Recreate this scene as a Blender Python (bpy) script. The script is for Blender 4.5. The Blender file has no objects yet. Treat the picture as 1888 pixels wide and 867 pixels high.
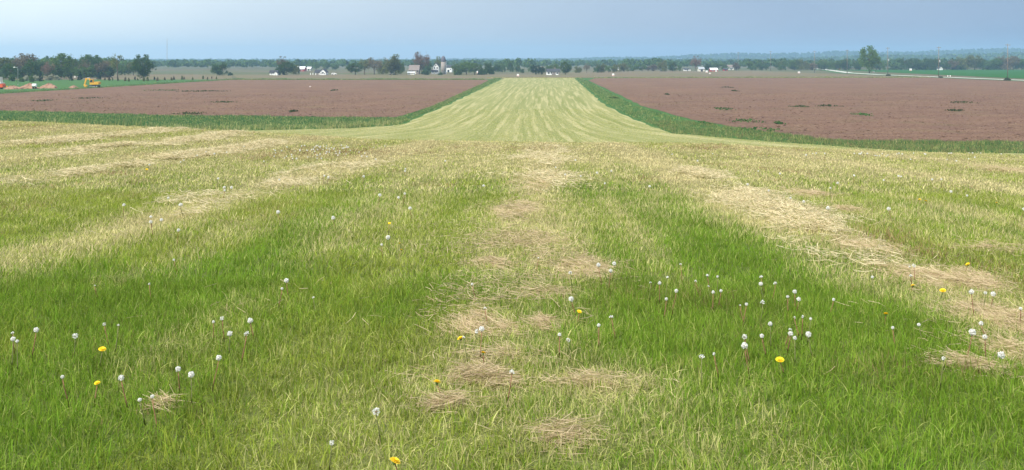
import bpy, math, random
import numpy as np

sc = bpy.context.scene
R = math.radians
rng = np.random.default_rng(11)
random.seed(11)

# ------------------------------------------------------------------ camera
W0, H0, F0 = 1888.0, 867.0, 1900.0        # photograph size and focal length in its pixels
CX, HOR = 944.0, 112.0                    # principal column, horizon row
CAMZ = 9.5
cam_d = bpy.data.cameras.new('camera')
cam = bpy.data.objects.new('camera', cam_d)
sc.collection.objects.link(cam)
cam.location = (0, 0, CAMZ)
cam.rotation_euler = (R(90), 0, 0)
cam_d.sensor_width = 36.0
cam_d.lens = 36.0 * F0 / W0
cam_d.shift_y = -(H0 / 2 - HOR) / W0
cam_d.clip_start = 0.1
cam_d.clip_end = 20000
sc.camera = cam

# ------------------------------------------------------------------ sky, sun, exposure
SUN_AZ, SUN_EL = R(-138), R(50)           # azimuth from +Y towards +X
w = bpy.data.worlds.new('World'); sc.world = w
w.use_nodes = True
nt = w.node_tree; nt.nodes.clear()
o_ = nt.nodes.new('ShaderNodeOutputWorld'); bg = nt.nodes.new('ShaderNodeBackground')
sky = nt.nodes.new('ShaderNodeTexSky'); sky.sky_type = 'NISHITA'; sky.sun_disc = False
sky.sun_elevation = SUN_EL; sky.sun_rotation = SUN_AZ
sky.altitude = 200; sky.air_density = 1.5; sky.dust_density = 1.0; sky.ozone_density = 3.0
# a thin sheet of high cloud over the whole sky: pale towards the sun, slate blue away from it
tc = nt.nodes.new('ShaderNodeTexCoord'); mp = nt.nodes.new('ShaderNodeMapping')
mp.inputs['Scale'].default_value = (1.0, 1.0, 2.5)
ns = nt.nodes.new('ShaderNodeTexNoise'); ns.inputs['Scale'].default_value = 2.2; ns.inputs['Detail'].default_value = 5
dp = nt.nodes.new('ShaderNodeVectorMath'); dp.operation = 'DOT_PRODUCT'; dp.inputs[1].default_value = (math.sin(SUN_AZ), math.cos(SUN_AZ), .35)
ad = nt.nodes.new('ShaderNodeMath'); ad.operation = 'MULTIPLY_ADD'; ad.inputs[1].default_value = .30
mr = nt.nodes.new('ShaderNodeMapRange'); mr.inputs['From Min'].default_value = -.82; mr.inputs['From Max'].default_value = -.22
veil = nt.nodes.new('ShaderNodeMix'); veil.data_type = 'RGBA'; veil.inputs['A'].default_value = (.45, 1.05, 2.7, 1); veil.inputs['B'].default_value = (5.7, 6.3, 6.7, 1)
mxs = nt.nodes.new('ShaderNodeMix'); mxs.data_type = 'RGBA'; mxs.inputs['Factor'].default_value = .80
nt.links.new(tc.outputs['Generated'], mp.inputs['Vector']); nt.links.new(mp.outputs['Vector'], ns.inputs['Vector'])
nt.links.new(tc.outputs['Generated'], dp.inputs[0]); nt.links.new(ns.outputs['Fac'], ad.inputs[0]); nt.links.new(dp.outputs['Value'], ad.inputs[2])
nt.links.new(ad.outputs[0], mr.inputs['Value']); nt.links.new(mr.outputs['Result'], veil.inputs['Factor'])
nt.links.new(sky.outputs['Color'], mxs.inputs['A']); nt.links.new(veil.outputs['Result'], mxs.inputs['B']); nt.links.new(mxs.outputs['Result'], bg.inputs['Color'])
bg.inputs['Strength'].default_value = 0.10
nt.links.new(bg.outputs['Background'], o_.inputs['Surface'])

sl = bpy.data.lights.new('sun', 'SUN'); sl.energy = 3.2; sl.angle = R(4); sl.color = (1.0, .95, .86)
sun = bpy.data.objects.new('sun', sl); sc.collection.objects.link(sun)
sun.rotation_euler = (R(90) - SUN_EL, 0, -SUN_AZ + math.pi)
sun.location = (-60, -20, 80)

sc.render.engine = 'CYCLES'
sc.view_settings.view_transform = 'Standard'; sc.view_settings.look = 'None'
sc.view_settings.gamma = 1.0; sc.view_settings.exposure = 0.85
sc.view_settings.use_curve_mapping = False
sc.cycles.use_denoising = True
sc.cycles.max_bounces = 6; sc.cycles.diffuse_bounces = 3; sc.cycles.transmission_bounces = 3
sc.cycles.volume_bounces = 1; sc.cycles.transparent_max_bounces = 4

# ------------------------------------------------------------------ helpers
def lin(r, g, b):
    f = lambda c: (c / 255 / 12.92) if c / 255 <= .04045 else ((c / 255 + .055) / 1.055) ** 2.4
    return (f(r), f(g), f(b), 1.0)

def sstep(a, b, x):
    t = np.clip((np.asarray(x, float) - a) / (b - a), 0, 1)
    return t * t * (3 - 2 * t)

def vnoise(x, y, seed=0):
    x = np.asarray(x, float); y = np.asarray(y, float)
    xi = np.floor(x).astype(np.int64); yi = np.floor(y).astype(np.int64)
    fx = x - xi; fy = y - yi
    fx = fx * fx * (3 - 2 * fx); fy = fy * fy * (3 - 2 * fy)
    def h(i, j):
        n = (i * 374761393 + j * 668265263 + seed * 1442695041) & 0xffffffff
        n = ((n ^ (n >> 13)) * 1274126177) & 0xffffffff
        return ((n ^ (n >> 16)) & 0xffff) / 65535.0
    a = h(xi, yi); b = h(xi + 1, yi); c = h(xi, yi + 1); d = h(xi + 1, yi + 1)
    return (a * (1 - fx) + b * fx) * (1 - fy) + (c * (1 - fx) + d * fx) * fy

def fbm(x, y, seed=0, oct=3):
    s = 0; a = .5; t = 0
    for k in range(oct):
        s = s + a * vnoise(x * 2 ** k, y * 2 ** k, seed + 17 * k); t += a; a *= .5
    return s / t

# ground height: a low mound under the camera, flat farmland beyond
_ty = np.arange(-60, 260, .25)
_tz = np.interp(_ty, [-60, -25, -8, 0, 20, 38, 45, 50, 60, 80, 100, 120, 150, 260],
                [2.0, 6.4, 8.0, 7.95, 7.03, 6.2, 5.90, 5.48, 4.4, 2.2, .75, .18, 0, 0])
_k = np.exp(-.5 * (np.arange(-16, 17) / 6.5) ** 2); _k /= _k.sum()
_tz = np.convolve(np.pad(_tz, 16, mode='edge'), _k, mode='valid')
_DX = [-120, -60, -30, -21.9, -14.9, -11.9, -5.65, 1.3, 8.2, 12.9, 21.9, 40, 120]
_DZ = [.6, 1.2, 1.1, .95, .64, .52, .12, .0, -.06, -.28, -.62, -1.1, -1.6]
def H(x, y):
    x = np.asarray(x, float); y = np.asarray(y, float)
    z = np.interp(y, _ty, _tz)
    d = np.interp(x, _DX, _DZ) * (1 - np.clip(np.abs(x) - 60, 0, 200) / 200)
    amp = np.where(y < 46, np.clip(y, 0, 46) / 46, np.clip(z / 5.9, 0, 1))
    z = z + d * amp
    e = sstep(150, 70, np.abs(x)); z = z * e
    near = sstep(130, 90, y)
    z = z + near * e * (.05 * (fbm(x * .35, y * .35, 3) - .5) + .16 * (fbm(x * .07, y * .05, 9) - .5) * sstep(2, 14, y))
    return z

def gp(px, py):
    """point of the flat farmland seen at a pixel of the photograph"""
    d = F0 * CAMZ / (py - HOR)
    return (px - CX) / F0 * d, d

def hit(px, py, hoff=0.0):
    """first point of the terrain (plus hoff) along the ray of a pixel"""
    y = np.concatenate([np.arange(2.5, 60, .04), np.arange(60, 700, .5)])
    x = (px - CX) / F0 * y
    z = CAMZ - (py - HOR) / F0 * y
    k = np.argmax(z < H(x, y) + hoff)
    return float(x[k]), float(y[k])

COL = sc.collection
def link(o, parent=None):
    COL.objects.link(o)
    if parent is not None: o.parent = parent
    return o
def tag(o, label=None, cat=None, group=None, kind=None):
    if label: o['label'] = label
    if cat: o['category'] = cat
    if group: o['group'] = group
    if kind: o['kind'] = kind
    return o
def empty(name, loc, rz=0.0, s=None):
    o = bpy.data.objects.new(name, None); o.empty_display_size = .3
    o.location = loc; o.rotation_euler = (0, 0, rz)
    if s: o.scale = s
    return link(o)

def np_mesh(name, V, F, mat=None, smooth=False, attrs=None):
    """V (n,3), F (m,k) with k = 3 or 4"""
    me = bpy.data.meshes.new(name)
    V = np.asarray(V, np.float32); F = np.asarray(F, np.int32)
    k = F.shape[1]
    me.vertices.add(len(V)); me.vertices.foreach_set('co', V.ravel())
    me.loops.add(F.size); me.loops.foreach_set('vertex_index', F.ravel())
    me.polygons.add(len(F)); me.polygons.foreach_set('loop_start', np.arange(0, F.size, k, dtype=np.int32))
    if smooth: me.polygons.foreach_set('use_smooth', np.ones(len(F), bool))
    for n, a in (attrs or {}).items():
        at = me.attributes.new(n, 'FLOAT', 'POINT'); at.data.foreach_set('value', np.asarray(a, np.float32))
    me.update(); me.validate()
    if mat: me.materials.append(mat)
    return me

class MB:
    """collects boxes, bars and prisms for one mesh"""
    def __init__(s): s.v = []; s.f = []
    def add(s, vs, fs):
        n = len(s.v); s.v += [tuple(v) for v in vs]; s.f += [tuple(i + n for i in f) for f in fs]; return s
    def box(s, x0, x1, y0, y1, z0, z1):
        return s.add([(x0,y0,z0),(x1,y0,z0),(x1,y1,z0),(x0,y1,z0),(x0,y0,z1),(x1,y0,z1),(x1,y1,z1),(x0,y1,z1)],
                     [(0,3,2,1),(4,5,6,7),(0,1,5,4),(1,2,6,5),(2,3,7,6),(3,0,4,7)])
    def tube(s, pts, rads, n=7, cap=True):
        pts = [np.array(p, float) for p in pts]; rings = []
        vs = []; fs = []
        for i, p in enumerate(pts):
            a = pts[max(i-1, 0)]; b = pts[min(i+1, len(pts)-1)]
            t = b - a; t = t / (np.linalg.norm(t) + 1e-9)
            u = np.cross(t, (0, 0, 1.0) if abs(t[2]) < .9 else (0, 1.0, 0)); u /= np.linalg.norm(u); v = np.cross(t, u)
            for k in range(n):
                an = 2 * math.pi * k / n
                vs.append(p + rads[i] * (math.cos(an) * u + math.sin(an) * v))
        for i in range(len(pts) - 1):
            for k in range(n):
                a = i*n + k; b = i*n + (k+1) % n
                fs.append((a, b, b + n, a + n))
        if cap:
            fs.append(tuple(range(n))[::-1]); fs.append(tuple(range((len(pts)-1)*n, len(pts)*n)))
        return s.add(vs, fs)
    def prism(s, poly, y0, y1):
        """poly in x,z extruded along y"""
        n = len(poly)
        vs = [(x, y0, z) for x, z in poly] + [(x, y1, z) for x, z in poly]
        fs = [tuple(range(n)), tuple(range(n, 2*n))[::-1]] + [(i, i + n, (i+1) % n + n, (i+1) % n) for i in range(n)]
        return s.add(vs, fs)
    def lathe(s, prof, n=16, c=(0, 0, 0)):
        vs = []; fs = []
        for r, z in prof:
            for k in range(n):
                a = 2*math.pi*k/n; vs.append((c[0] + r*math.cos(a), c[1] + r*math.sin(a), c[2] + z))
        for i in range(len(prof)-1):
            for k in range(n):
                a = i*n+k; b = i*n+(k+1) % n; fs.append((a, b, b+n, a+n))
        fs.append(tuple(range(n))[::-1]); fs.append(tuple(range((len(prof)-1)*n, len(prof)*n)))
        return s.add(vs, fs)
    def mesh(s, name, mat, smooth=False):
        me = bpy.data.meshes.new(name); me.from_pydata(s.v, [], s.f); me.update()
        me.materials.append(mat)
        if smooth: me.polygons.foreach_set('use_smooth', np.ones(len(me.polygons), bool))
        return me
    def build(s, name, mat, parent=None, smooth=False):
        return link(bpy.data.objects.new(name, s.mesh(name, mat, smooth)), parent)

# ------------------------------------------------------------------ materials
def new_mat(name):
    m = bpy.data.materials.new(name); m.use_nodes = True
    m.node_tree.nodes.clear()
    return m, m.node_tree
def N(nt, t, **kw):
    n = nt.nodes.new(t)
    for k, v in kw.items():
        if k in n.inputs: n.inputs[k].default_value = v
        else: setattr(n, k, v)
    return n
def mixc(nt, fac, a, b):
    m = nt.nodes.new('ShaderNodeMix'); m.data_type = 'RGBA'
    for sock, v in (('Factor', fac), ('A', a), ('B', b)):
        if isinstance(v, bpy.types.NodeSocket): nt.links.new(v, m.inputs[sock])
        else: m.inputs[sock].default_value = v
    return m.outputs['Result']
def math_(nt, op, a, b=None, c=None):
    m = nt.nodes.new('ShaderNodeMath'); m.operation = op
    for i, v in enumerate((a, b, c)):
        if v is None: continue
        if isinstance(v, bpy.types.NodeSocket): nt.links.new(v, m.inputs[i])
        else: m.inputs[i].default_value = v
    return m.outputs[0]
def ramp(nt, fac, lo, hi, a=0., b=1.):
    m = nt.nodes.new('ShaderNodeMapRange'); m.interpolation_type = 'SMOOTHSTEP'
    for i, v in (('From Min', lo), ('From Max', hi), ('To Min', a), ('To Max', b)): m.inputs[i].default_value = v
    nt.links.new(fac, m.inputs['Value']); return m.outputs['Result']
def noise(nt, vec, scale, detail=3., rough=.55):
    n = nt.nodes.new('ShaderNodeTexNoise'); n.inputs['Scale'].default_value = scale
    n.inputs['Detail'].default_value = detail; n.inputs['Roughness'].default_value = rough
    if vec is not None: nt.links.new(vec, n.inputs['Vector'])
    return n.outputs['Fac']
def attr(nt, name, inst=False):
    a = nt.nodes.new('ShaderNodeAttribute'); a.attribute_name = name
    if inst: a.attribute_type = 'INSTANCER'
    return a.outputs['Fac']
def worldpos(nt): return nt.nodes.new('ShaderNodeNewGeometry').outputs['Position']
def scaled(nt, vec, s):
    m = nt.nodes.new('ShaderNodeMapping'); m.inputs['Scale'].default_value = s; nt.links.new(vec, m.inputs['Vector'])
    return m.outputs['Vector']
def finish(nt, col, rough=.85, bump=None, bstr=.4, bdist=.05, spec=.2, metal=0.):
    p = nt.nodes.new('ShaderNodeBsdfPrincipled'); o = nt.nodes.new('ShaderNodeOutputMaterial')
    p.inputs['Roughness'].default_value = rough; p.inputs['Specular IOR Level'].default_value = spec
    p.inputs['Metallic'].default_value = metal
    if isinstance(col, bpy.types.NodeSocket): nt.links.new(col, p.inputs['Base Color'])
    else: p.inputs['Base Color'].default_value = col
    if bump is not None:
        b = nt.nodes.new('ShaderNodeBump'); b.inputs['Strength'].default_value = bstr; b.inputs['Distance'].default_value = bdist
        nt.links.new(bump, b.inputs['Height']); nt.links.new(b.outputs['Normal'], p.inputs['Normal'])
    nt.links.new(p.outputs[0], o.inputs['Surface'])
def leafy(nt, col, trans=.35):
    d = nt.nodes.new('ShaderNodeBsdfDiffuse'); t = nt.nodes.new('ShaderNodeBsdfTranslucent')
    m = nt.nodes.new('ShaderNodeMixShader'); m.inputs[0].default_value = trans
    o = nt.nodes.new('ShaderNodeOutputMaterial')
    for s in (d, t):
        if isinstance(col, bpy.types.NodeSocket): nt.links.new(col, s.inputs['Color'])
        else: s.inputs['Color'].default_value = col
    nt.links.new(d.outputs[0], m.inputs[1]); nt.links.new(t.outputs[0], m.inputs[2]); nt.links.new(m.outputs[0], o.inputs['Surface'])

M = {}
def plain(key, col, rough=.7, var=.25, scale=1.5, metal=0., spec=.3):
    m, t = new_mat(key)
    tcn = t.nodes.new('ShaderNodeTexCoord').outputs['Object']
    n = noise(t, tcn, scale, 4)
    dark = tuple(c * (1 - var) for c in col[:3]) + (1,); lite = tuple(min(1, c * (1 + var)) for c in col[:3]) + (1,)
    finish(t, mixc(t, n, dark, lite), rough, spec=spec, metal=metal)
    M[key] = m; return m

G_GREEN, G_LUSH, G_PALE = (.265, .320, .046, 1), (.150, .265, .026, 1), (.46, .47, .155, 1)
G_STRAW, G_BROWN = (.62, .54, .29, 1), (.34, .22, .12, 1)

def grass_mat(key, G_GREEN=G_GREEN, G_LUSH=G_LUSH):
    m, t = new_mat(key)
    dry = attr(t, 'dry', True); lush = attr(t, 'lush', True); brn = attr(t, 'brn', True); tone = attr(t, 'tone', True)
    r = attr(t, 'r'); hgt = attr(t, 'h')
    c = mixc(t, ramp(t, math_(t, 'ADD', lush, math_(t, 'MULTIPLY', math_(t, 'SUBTRACT', r, .5), .7)), .15, .85), G_GREEN, G_LUSH)
    # dry blades: picked blade by blade
    r2 = math_(t, 'FRACT', math_(t, 'MULTIPLY', r, 7.31))
    k = math_(t, 'SUBTRACT', math_(t, 'MULTIPLY', dry, 1.15), r2)
    c = mixc(t, ramp(t, k, -.22, .10), c, G_PALE)
    c = mixc(t, ramp(t, k, .02, .42), c, G_STRAW)
    r3 = math_(t, 'FRACT', math_(t, 'MULTIPLY', r, 13.7))
    c = mixc(t, ramp(t, math_(t, 'SUBTRACT', brn, r3), -.1, .25), c, G_BROWN)
    v = math_(t, 'ADD', .40, math_(t, 'MULTIPLY', math_(t, 'ADD', math_(t, 'MULTIPLY', tone, .8), math_(t, 'FRACT', math_(t, 'MULTIPLY', r, 23.3))), .68))
    hs = t.nodes.new('ShaderNodeHueSaturation'); t.links.new(v, hs.inputs['Value']); t.links.new(c, hs.inputs['Color'])
    leafy(t, hs.outputs['Color'], .42)
    M[key] = m; return m
grass_mat('grass_blades'); grass_mat('verge_blades', (.105, .19, .052, 1), (.052, .160, .060, 1))

m, t = new_mat('mown_turf')          # the ground below the blades, and the far strip
P = worldpos(t)
dry = attr(t, 'dry'); lush = attr(t, 'lush'); far = attr(t, 'far'); brn = attr(t, 'brn'); u = attr(t, 'u')
fine = noise(t, P, 9., 4, .7); mid = noise(t, P, 1.3, 3)
cx = t.nodes.new('ShaderNodeCombineXYZ'); t.links.new(u, cx.inputs[0])
sx = t.nodes.new('ShaderNodeSeparateXYZ'); t.links.new(P, sx.inputs[0]); t.links.new(math_(t, 'MULTIPLY', sx.outputs[1], .010), cx.inputs[1])
l1 = noise(t, cx.outputs[0], .62, 2.5, .6)
cx2 = t.nodes.new('ShaderNodeCombineXYZ'); t.links.new(u, cx2.inputs[0]); t.links.new(math_(t, 'MULTIPLY', sx.outputs[1], .016), cx2.inputs[1])
l2 = noise(t, cx2.outputs[0], 1.35, 3, .7)
near_c = mixc(t, lush, (.14, .165, .045, 1), (.09, .14, .03, 1))
near_c = mixc(t, math_(t, 'MULTIPLY', dry, .8), near_c, (.27, .22, .105, 1))
near_c = mixc(t, math_(t, 'MULTIPLY', brn, .8), near_c, (.17, .10, .05, 1))
far_c = mixc(t, ramp(t, l1, .38, .62), (0.2107, 0.2236, 0.0773, 1), (0.2795, 0.2752, 0.1134, 1))
far_c = mixc(t, ramp(t, l2, .46, .64, 0, .85), far_c, (0.4600, 0.4095, 0.2193, 1))
far_c = mixc(t, ramp(t, mid, .40, .72, 0, .45), far_c, (0.1720, 0.1892, 0.0504, 1))
c = mixc(t, far, near_c, far_c)
c = mixc(t, ramp(t, fine, .35, .7, .0, .35), c, (.10, .12, .03, 1))
finish(t, c, .95, fine, .7, .06, .1)
M['turf'] = m

m, t = new_mat('ploughed_soil')
P = worldpos(t)
a = noise(t, P, .045, 4, .6); b = noise(t, scaled(t, P, (.25, .9, 1)), .35, 4, .65); cfi = noise(t, P, 3.2, 4, .75)
c = mixc(t, ramp(t, a, .3, .72), (0.1535, 0.0907, 0.0681, 1), (0.2093, 0.1218, 0.0861, 1))
c = mixc(t, ramp(t, noise(t, scaled(t, P, (.02, .16, 1)), 1., 4, .65), .40, .66, 0, .6), c, (0.1442, 0.0840, 0.0697, 1))
c = mixc(t, ramp(t, b, .42, .72, 0, .75), c, (0.2558, 0.1638, 0.1025, 1))
c = mixc(t, ramp(t, noise(t, P, .09, 5, .7), .50, .70, 0, .6), c, (0.1395, 0.1134, 0.0574, 1))
c = mixc(t, ramp(t, cfi, .46, .68, 0, .9), c, (0.0791, 0.0470, 0.0353, 1))
c = mixc(t, ramp(t, noise(t, P, 5.1, 3, .7), .62, .75, 0, .8), c, (0.3906, 0.2772, 0.1968, 1))
sp = noise(t, P, 1.15, 3, .8)
c = mixc(t, ramp(t, sp, .50, .66, 0, .75), c, (.093, .058, .045, 1))
c = mixc(t, ramp(t, noise(t, scaled(t, P, (.5, 1, 1)), 1.6, 3, .8), .55, .70, 0, .75), c, (.37, .27, .19, 1))
finish(t, c, 1., math_(t, 'ADD', cfi, sp), 1., .16, .05)
M['soil'] = m

def field_mat(key, c0, c1, c2, s=.03, row=None):
    m, t = new_mat(key); P = worldpos(t)
    c = mixc(t, ramp(t, noise(t, P, s, 5, .65), .35, .65), c0, c1)
    c = mixc(t, ramp(t, noise(t, scaled(t, P, (.3, 1, 1)), s * 6, 4, .7), .45, .8, 0, .8), c, c2)
    f = noise(t, P, 2.5, 4, .75)
    finish(t, c, .95, f, .8, .12, .1); M[key] = m
field_mat('farmland', (.085, .10, .045, 1), (.135, .105, .07, 1), (.075, .105, .04, 1), .006)
field_mat('stubble', (.165, .122, .082, 1), (.14, .125, .066, 1), (.105, .115, .05, 1), .02)
field_mat('verge_green', (0.0450, 0.1092, 0.0286, 1), (0.0562, 0.1283, 0.0330, 1), (0.0750, 0.1377, 0.0396, 1), .08)
field_mat('crop_green', (0.0182, 0.0887, 0.0124, 1), (0.0231, 0.1040, 0.0158, 1), (0.0281, 0.1010, 0.0169, 1), .02)
field_mat('hill_wood', (.03, .055, .02, 1), (.04, .07, .025, 1), (.05, .06, .03, 1), .01)
plain('concrete_road', (.46, .44, .40, 1), .9, .15, .3)
plain('white_paint', (.80, .80, .78, 1), .6, .06, .6)
plain('cream_paint', (.62, .60, .52, 1), .7, .08, .6)
plain('roof_dark', (.045, .045, .055, 1), .8, .3, 1.2)
plain('roof_brown', (.20, .165, .15, 1), .85, .35, 1.4)
plain('roof_white', (.72, .73, .74, 1), .4, .06, .4)
plain('barn_red', (.36, .045, .035, 1), .75, .2, .8)
plain('glass_dark', (.02, .025, .03, 1), .15, .1, 1., spec=.6)
plain('silo_block', (.30, .255, .225, 1), .85, .12, 1.)
plain('silo_dome', (.09, .085, .11, 1), .5, .15, 1.)
plain('pole_wood', (.20, .165, .135, 1), .9, .25, .8)
plain('steel', (.40, .42, .44, 1), .5, .1, 1., metal=.3)
plain('digger_yellow', (.62, .34, .03, 1), .5, .2, 1.)
plain('rubber', (.02, .02, .02, 1), .85, .2, 2.)
plain('orange_paint', (.62, .10, .03, 1), .55, .15, 1.)
plain('bark', (.115, .085, .062, 1), .95, .35, 2.)
plain('bark_pale', (.28, .25, .21, 1), .95, .3, 2.)
plain('dirt', (.30, .175, .12, 1), 1., .35, .7)
plain('stalk', (.23, .115, .065, 1), .8, .3, 20.)
plain('stalk_green', (.16, .17, .06, 1), .8, .3, 20.)
plain('petal', (.85, .60, .015, 1), .7, .12, 60.)
plain('sepal', (.10, .17, .04, 1), .8, .2, 40.)
plain('seed_core', (.22, .15, .09, 1), .9, .3, 60.)
m, t = new_mat('pappus'); leafy(t, (.88, .87, .83, 1), .45); M['pappus'] = m

def foliage(key, c0, c1, c2):
    m, t = new_mat(key); r = attr(t, 'r')
    oi = t.nodes.new('ShaderNodeObjectInfo').outputs['Random']
    c = mixc(t, r, c0, c1); c = mixc(t, ramp(t, math_(t, 'FRACT', math_(t, 'MULTIPLY', r, 9.7)), .6, 1.), c, c2)
    hs = t.nodes.new('ShaderNodeHueSaturation'); t.links.new(c, hs.inputs['Color'])
    t.links.new(math_(t, 'ADD', .8, math_(t, 'MULTIPLY', oi, .4)), hs.inputs['Value'])
    leafy(t, hs.outputs['Color'], .3); M[key] = m
foliage('leaf_green', (0.054, 0.109, 0.024, 1), (0.096, 0.163, 0.039, 1), (0.135, 0.202, 0.054, 1))
foliage('leaf_dark', (0.033, 0.073, 0.022, 1), (0.065, 0.122, 0.035, 1), (0.103, 0.160, 0.043, 1))
foliage('leaf_olive', (0.105, 0.129, 0.037, 1), (0.148, 0.167, 0.055, 1), (0.197, 0.197, 0.074, 1))
foliage('leaf_brown', (0.129, 0.105, 0.068, 1), (0.173, 0.142, 0.087, 1), (0.222, 0.178, 0.111, 1))
foliage('leaf_red', (0.161, 0.099, 0.074, 1), (0.209, 0.129, 0.093, 1), (0.258, 0.173, 0.123, 1))
foliage('leaf_pale', (.22, .24, .14, 1), (.34, .34, .25, 1), (.45, .44, .36, 1))
foliage('leaf_fir', (.014, .036, .018, 1), (.026, .056, .024, 1), (.03, .06, .03, 1))
foliage('weed_leaf', (.040, .105, .028, 1), (.060, .135, .035, 1), (.10, .15, .05, 1))
foliage('weed_dark', (.045, .065, .025, 1), (.065, .085, .035, 1), (.09, .10, .05, 1))
for key, ca, cb in (('hay', (.60, .485, .29, 1), (.92, .82, .55, 1)), ('hay_tan', (.42, .315, .185, 1), (.74, .61, .40, 1))):
    m, t = new_mat(key); r = attr(t, 'r'); c = mixc(t, r, ca, cb)
    c = mixc(t, ramp(t, math_(t, 'FRACT', math_(t, 'MULTIPLY', r, 8.3)), .70, .86), c, (.30, .29, .10, 1))
    leafy(t, c, .4); M[key] = m

# ------------------------------------------------------------------ what grows where (shared by turf and blades)
HAYU = [(-20, .35), (-16.4, .5), (-12.9, .45), (-9.9, .75), (-5.1, .55), (.0, .55), (3.3, .75), (8.9, .35), (13.5, .4), (18., .35)]
LUSH = [(60, 520, 1.0), (90, 560, .9), (1090, 346, 1.4), (1500, 570, 1.2), (1640, 600, .8), (1330, 600, 1.), (1250, 560, .8), (470, 500, .8), (880, 520, .5), (1700, 690, .8), (1420, 430, 1.4), (80, 800, .6), (720, 560, .5), (1380, 470, 1.0)]
BROWN = [(1330, 268, 1.8), (560, 283, 2.2), (650, 276, 2.2), (1300, 272, 1.6), (1430, 600, .45), (1230, 540, .5), (1320, 545, .4), (300, 745, .35), (1130, 520, .5), (880, 600, .35), (1460, 350, .9), (210, 620, .4), (980, 272, 1.5)]
_lush = [hit(a, b, .06) + (c,) for a, b, c in LUSH]
_brown = [hit(a, b, .06) + (c,) for a, b, c in BROWN]
CL = [(905, 481, 60, 14, 650, 'small pale hay clump uphill of the central hay patches'), (1075, 492, 90, 50, 1800, 'broad hay clump beside three dandelion clocks'), (1012, 537, 46, 16, 550, 'small hay wisp below the broad clump'),
      (880, 572, 80, 26, 1100, 'loose greyish hay clump on the central line'), (890, 598, 84, 26, 1500, 'tan hay clump by the yellow dandelion'), (1005, 592, 40, 20, 450, 'little hay wisp beside the central clumps'),
      (885, 654, 96, 26, 1900, 'thick tan hay clump below the yellow dandelion'), (890, 690, 100, 30, 1400, 'loose hay spread under the thick tan clump'), (850, 735, 70, 24, 900, 'thin hay wisps beside the lone dandelion clock'),
      (1120, 698, 150, 18, 330, 'thin streak of hay lying across the grass'), (1050, 792, 120, 46, 420, 'sparse dried clippings low on the slope'), (955, 385, 80, 34, 1500, 'pale hay patch high on the central line'), (985, 335, 60, 24, 900, 'pale hay patch close to the brow'), (1000, 440, 70, 30, 900, 'faint hay patch halfway down the central line'),
      (1745, 508, 120, 34, 3200, 'large straw coloured hay heap with dandelions'), (1800, 520, 60, 20, 900, 'brown hay lump at the end of the large heap'), (1675, 500, 60, 30, 900, 'small hay clump next to the large heap'), (1850, 585, 90, 50, 2600, 'rusty hay heap downhill of the large one'), (1865, 640, 80, 50, 1300, 'loose hay spilling below the rusty heap'), (1780, 668, 70, 30, 500, 'thin hay wisps below the rusty heap'),
      (1600, 450, 90, 30, 1200, 'hay clump off the side of the windrow'), (1490, 355, 60, 8, 500, 'short wisp of hay near the windrow'), (1560, 385, 60, 8, 500, 'second short wisp of hay near the windrow'), (1865, 312, 60, 12, 700, 'small hay patch below the tilled field edge'), (1850, 455, 80, 20, 700, 'faint hay patch uphill of the large heap'),
      (300, 745, 34, 16, 110, 'tiny dried clump among the dandelions'), (565, 385 + 0, 1, 1, 60, 'single wisp of straw'), (1460, 350, 40, 10, 300, 'browned wisps near the windrow')]
_hay = [hit(c[0], c[1], .05) + (c[2] * hit(c[0], c[1], .05)[1] / F0 * .55,) for c in CL if c[2] > 5]
def cover(x, y):
    x = np.asarray(x, float); y = np.asarray(y, float)
    u = x - .03 * y + .35 * (fbm(y * .12, x * .02, 5) - .5)
    n1 = fbm(x * 1.1, y * .9, 21); n2 = fbm(x * .3, y * .22, 33); n3 = fbm(u * .8, y * .05, 44); n4 = fbm(u * 2.6, y * .10, 45)
    dry = .25 + .46 * sstep(9, 36, y) - .24 * sstep(13, 5, y) + .38 * (n1 - .5) + .30 * (n2 - .5) + .60 * (n3 - .5) + .50 * (n4 - .5)
    for c, a in HAYU:
        dry = dry + a * .8 * np.exp(-((u - c) / (.45 + .25 * n2)) ** 2) * (.35 + .9 * fbm(u * .2 + c, y * .3, 50))
    lush = .34 + .22 * sstep(14, 5, y) + .45 * (n2 - .5) + .5 * (n1 - .5) - .6 * (n4 - .5) - .55 * sstep(16, 44, y)
    lush = lush + .30 * np.exp(-((u - 2.1) / 1.1) ** 2) + .26 * np.exp(-((u + 2.6) / .6) ** 2) * sstep(40, 15, y) - .15 * np.exp(-((u + 1.) / .7) ** 2)
    brn = .05 + .5 * np.clip(fbm(x * .7, y * .5, 61) - .62, 0, 1) * 3
    for a, b, r in _lush:
        g = np.exp(-(((x - a) / r) ** 2 + ((y - b) / (r * 1.3)) ** 2)); lush = lush + .42 * g; dry = dry - .2 * g
    for a, b, r in _hay:
        g = np.exp(-(((x - a) / r) ** 2 + ((y - b) / (r * 1.2)) ** 2)); dry = dry + .5 * g; lush = lush - .3 * g
    for a, b, r in _brown:
        g = np.exp(-(((x - a) / r) ** 2 + ((y - b) / (r * 1.3)) ** 2)); brn = brn + np.where(b > 20, .3, .10) * g
    return np.clip(dry, 0, 1), np.clip(lush, 0, .78), np.clip(brn, 0, .85), u

# ------------------------------------------------------------------ ground sheets
def sheet(name, poly, z, mat, kind='structure'):
    me = bpy.data.meshes.new(name)
    me.from_pydata([(x, y, z) for x, y in poly], [], [tuple(range(len(poly)))]); me.update(); me.materials.append(mat)
    if me.polygons[0].normal.z < 0: me.flip_normals()
    o = link(bpy.data.objects.new(name, me)); tag(o, kind=kind); return o

sheet('ground', [(-5600, -500), (5600, -500), (5600, 6500), (-5600, 6500)], -.10, M['farmland'])

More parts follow.
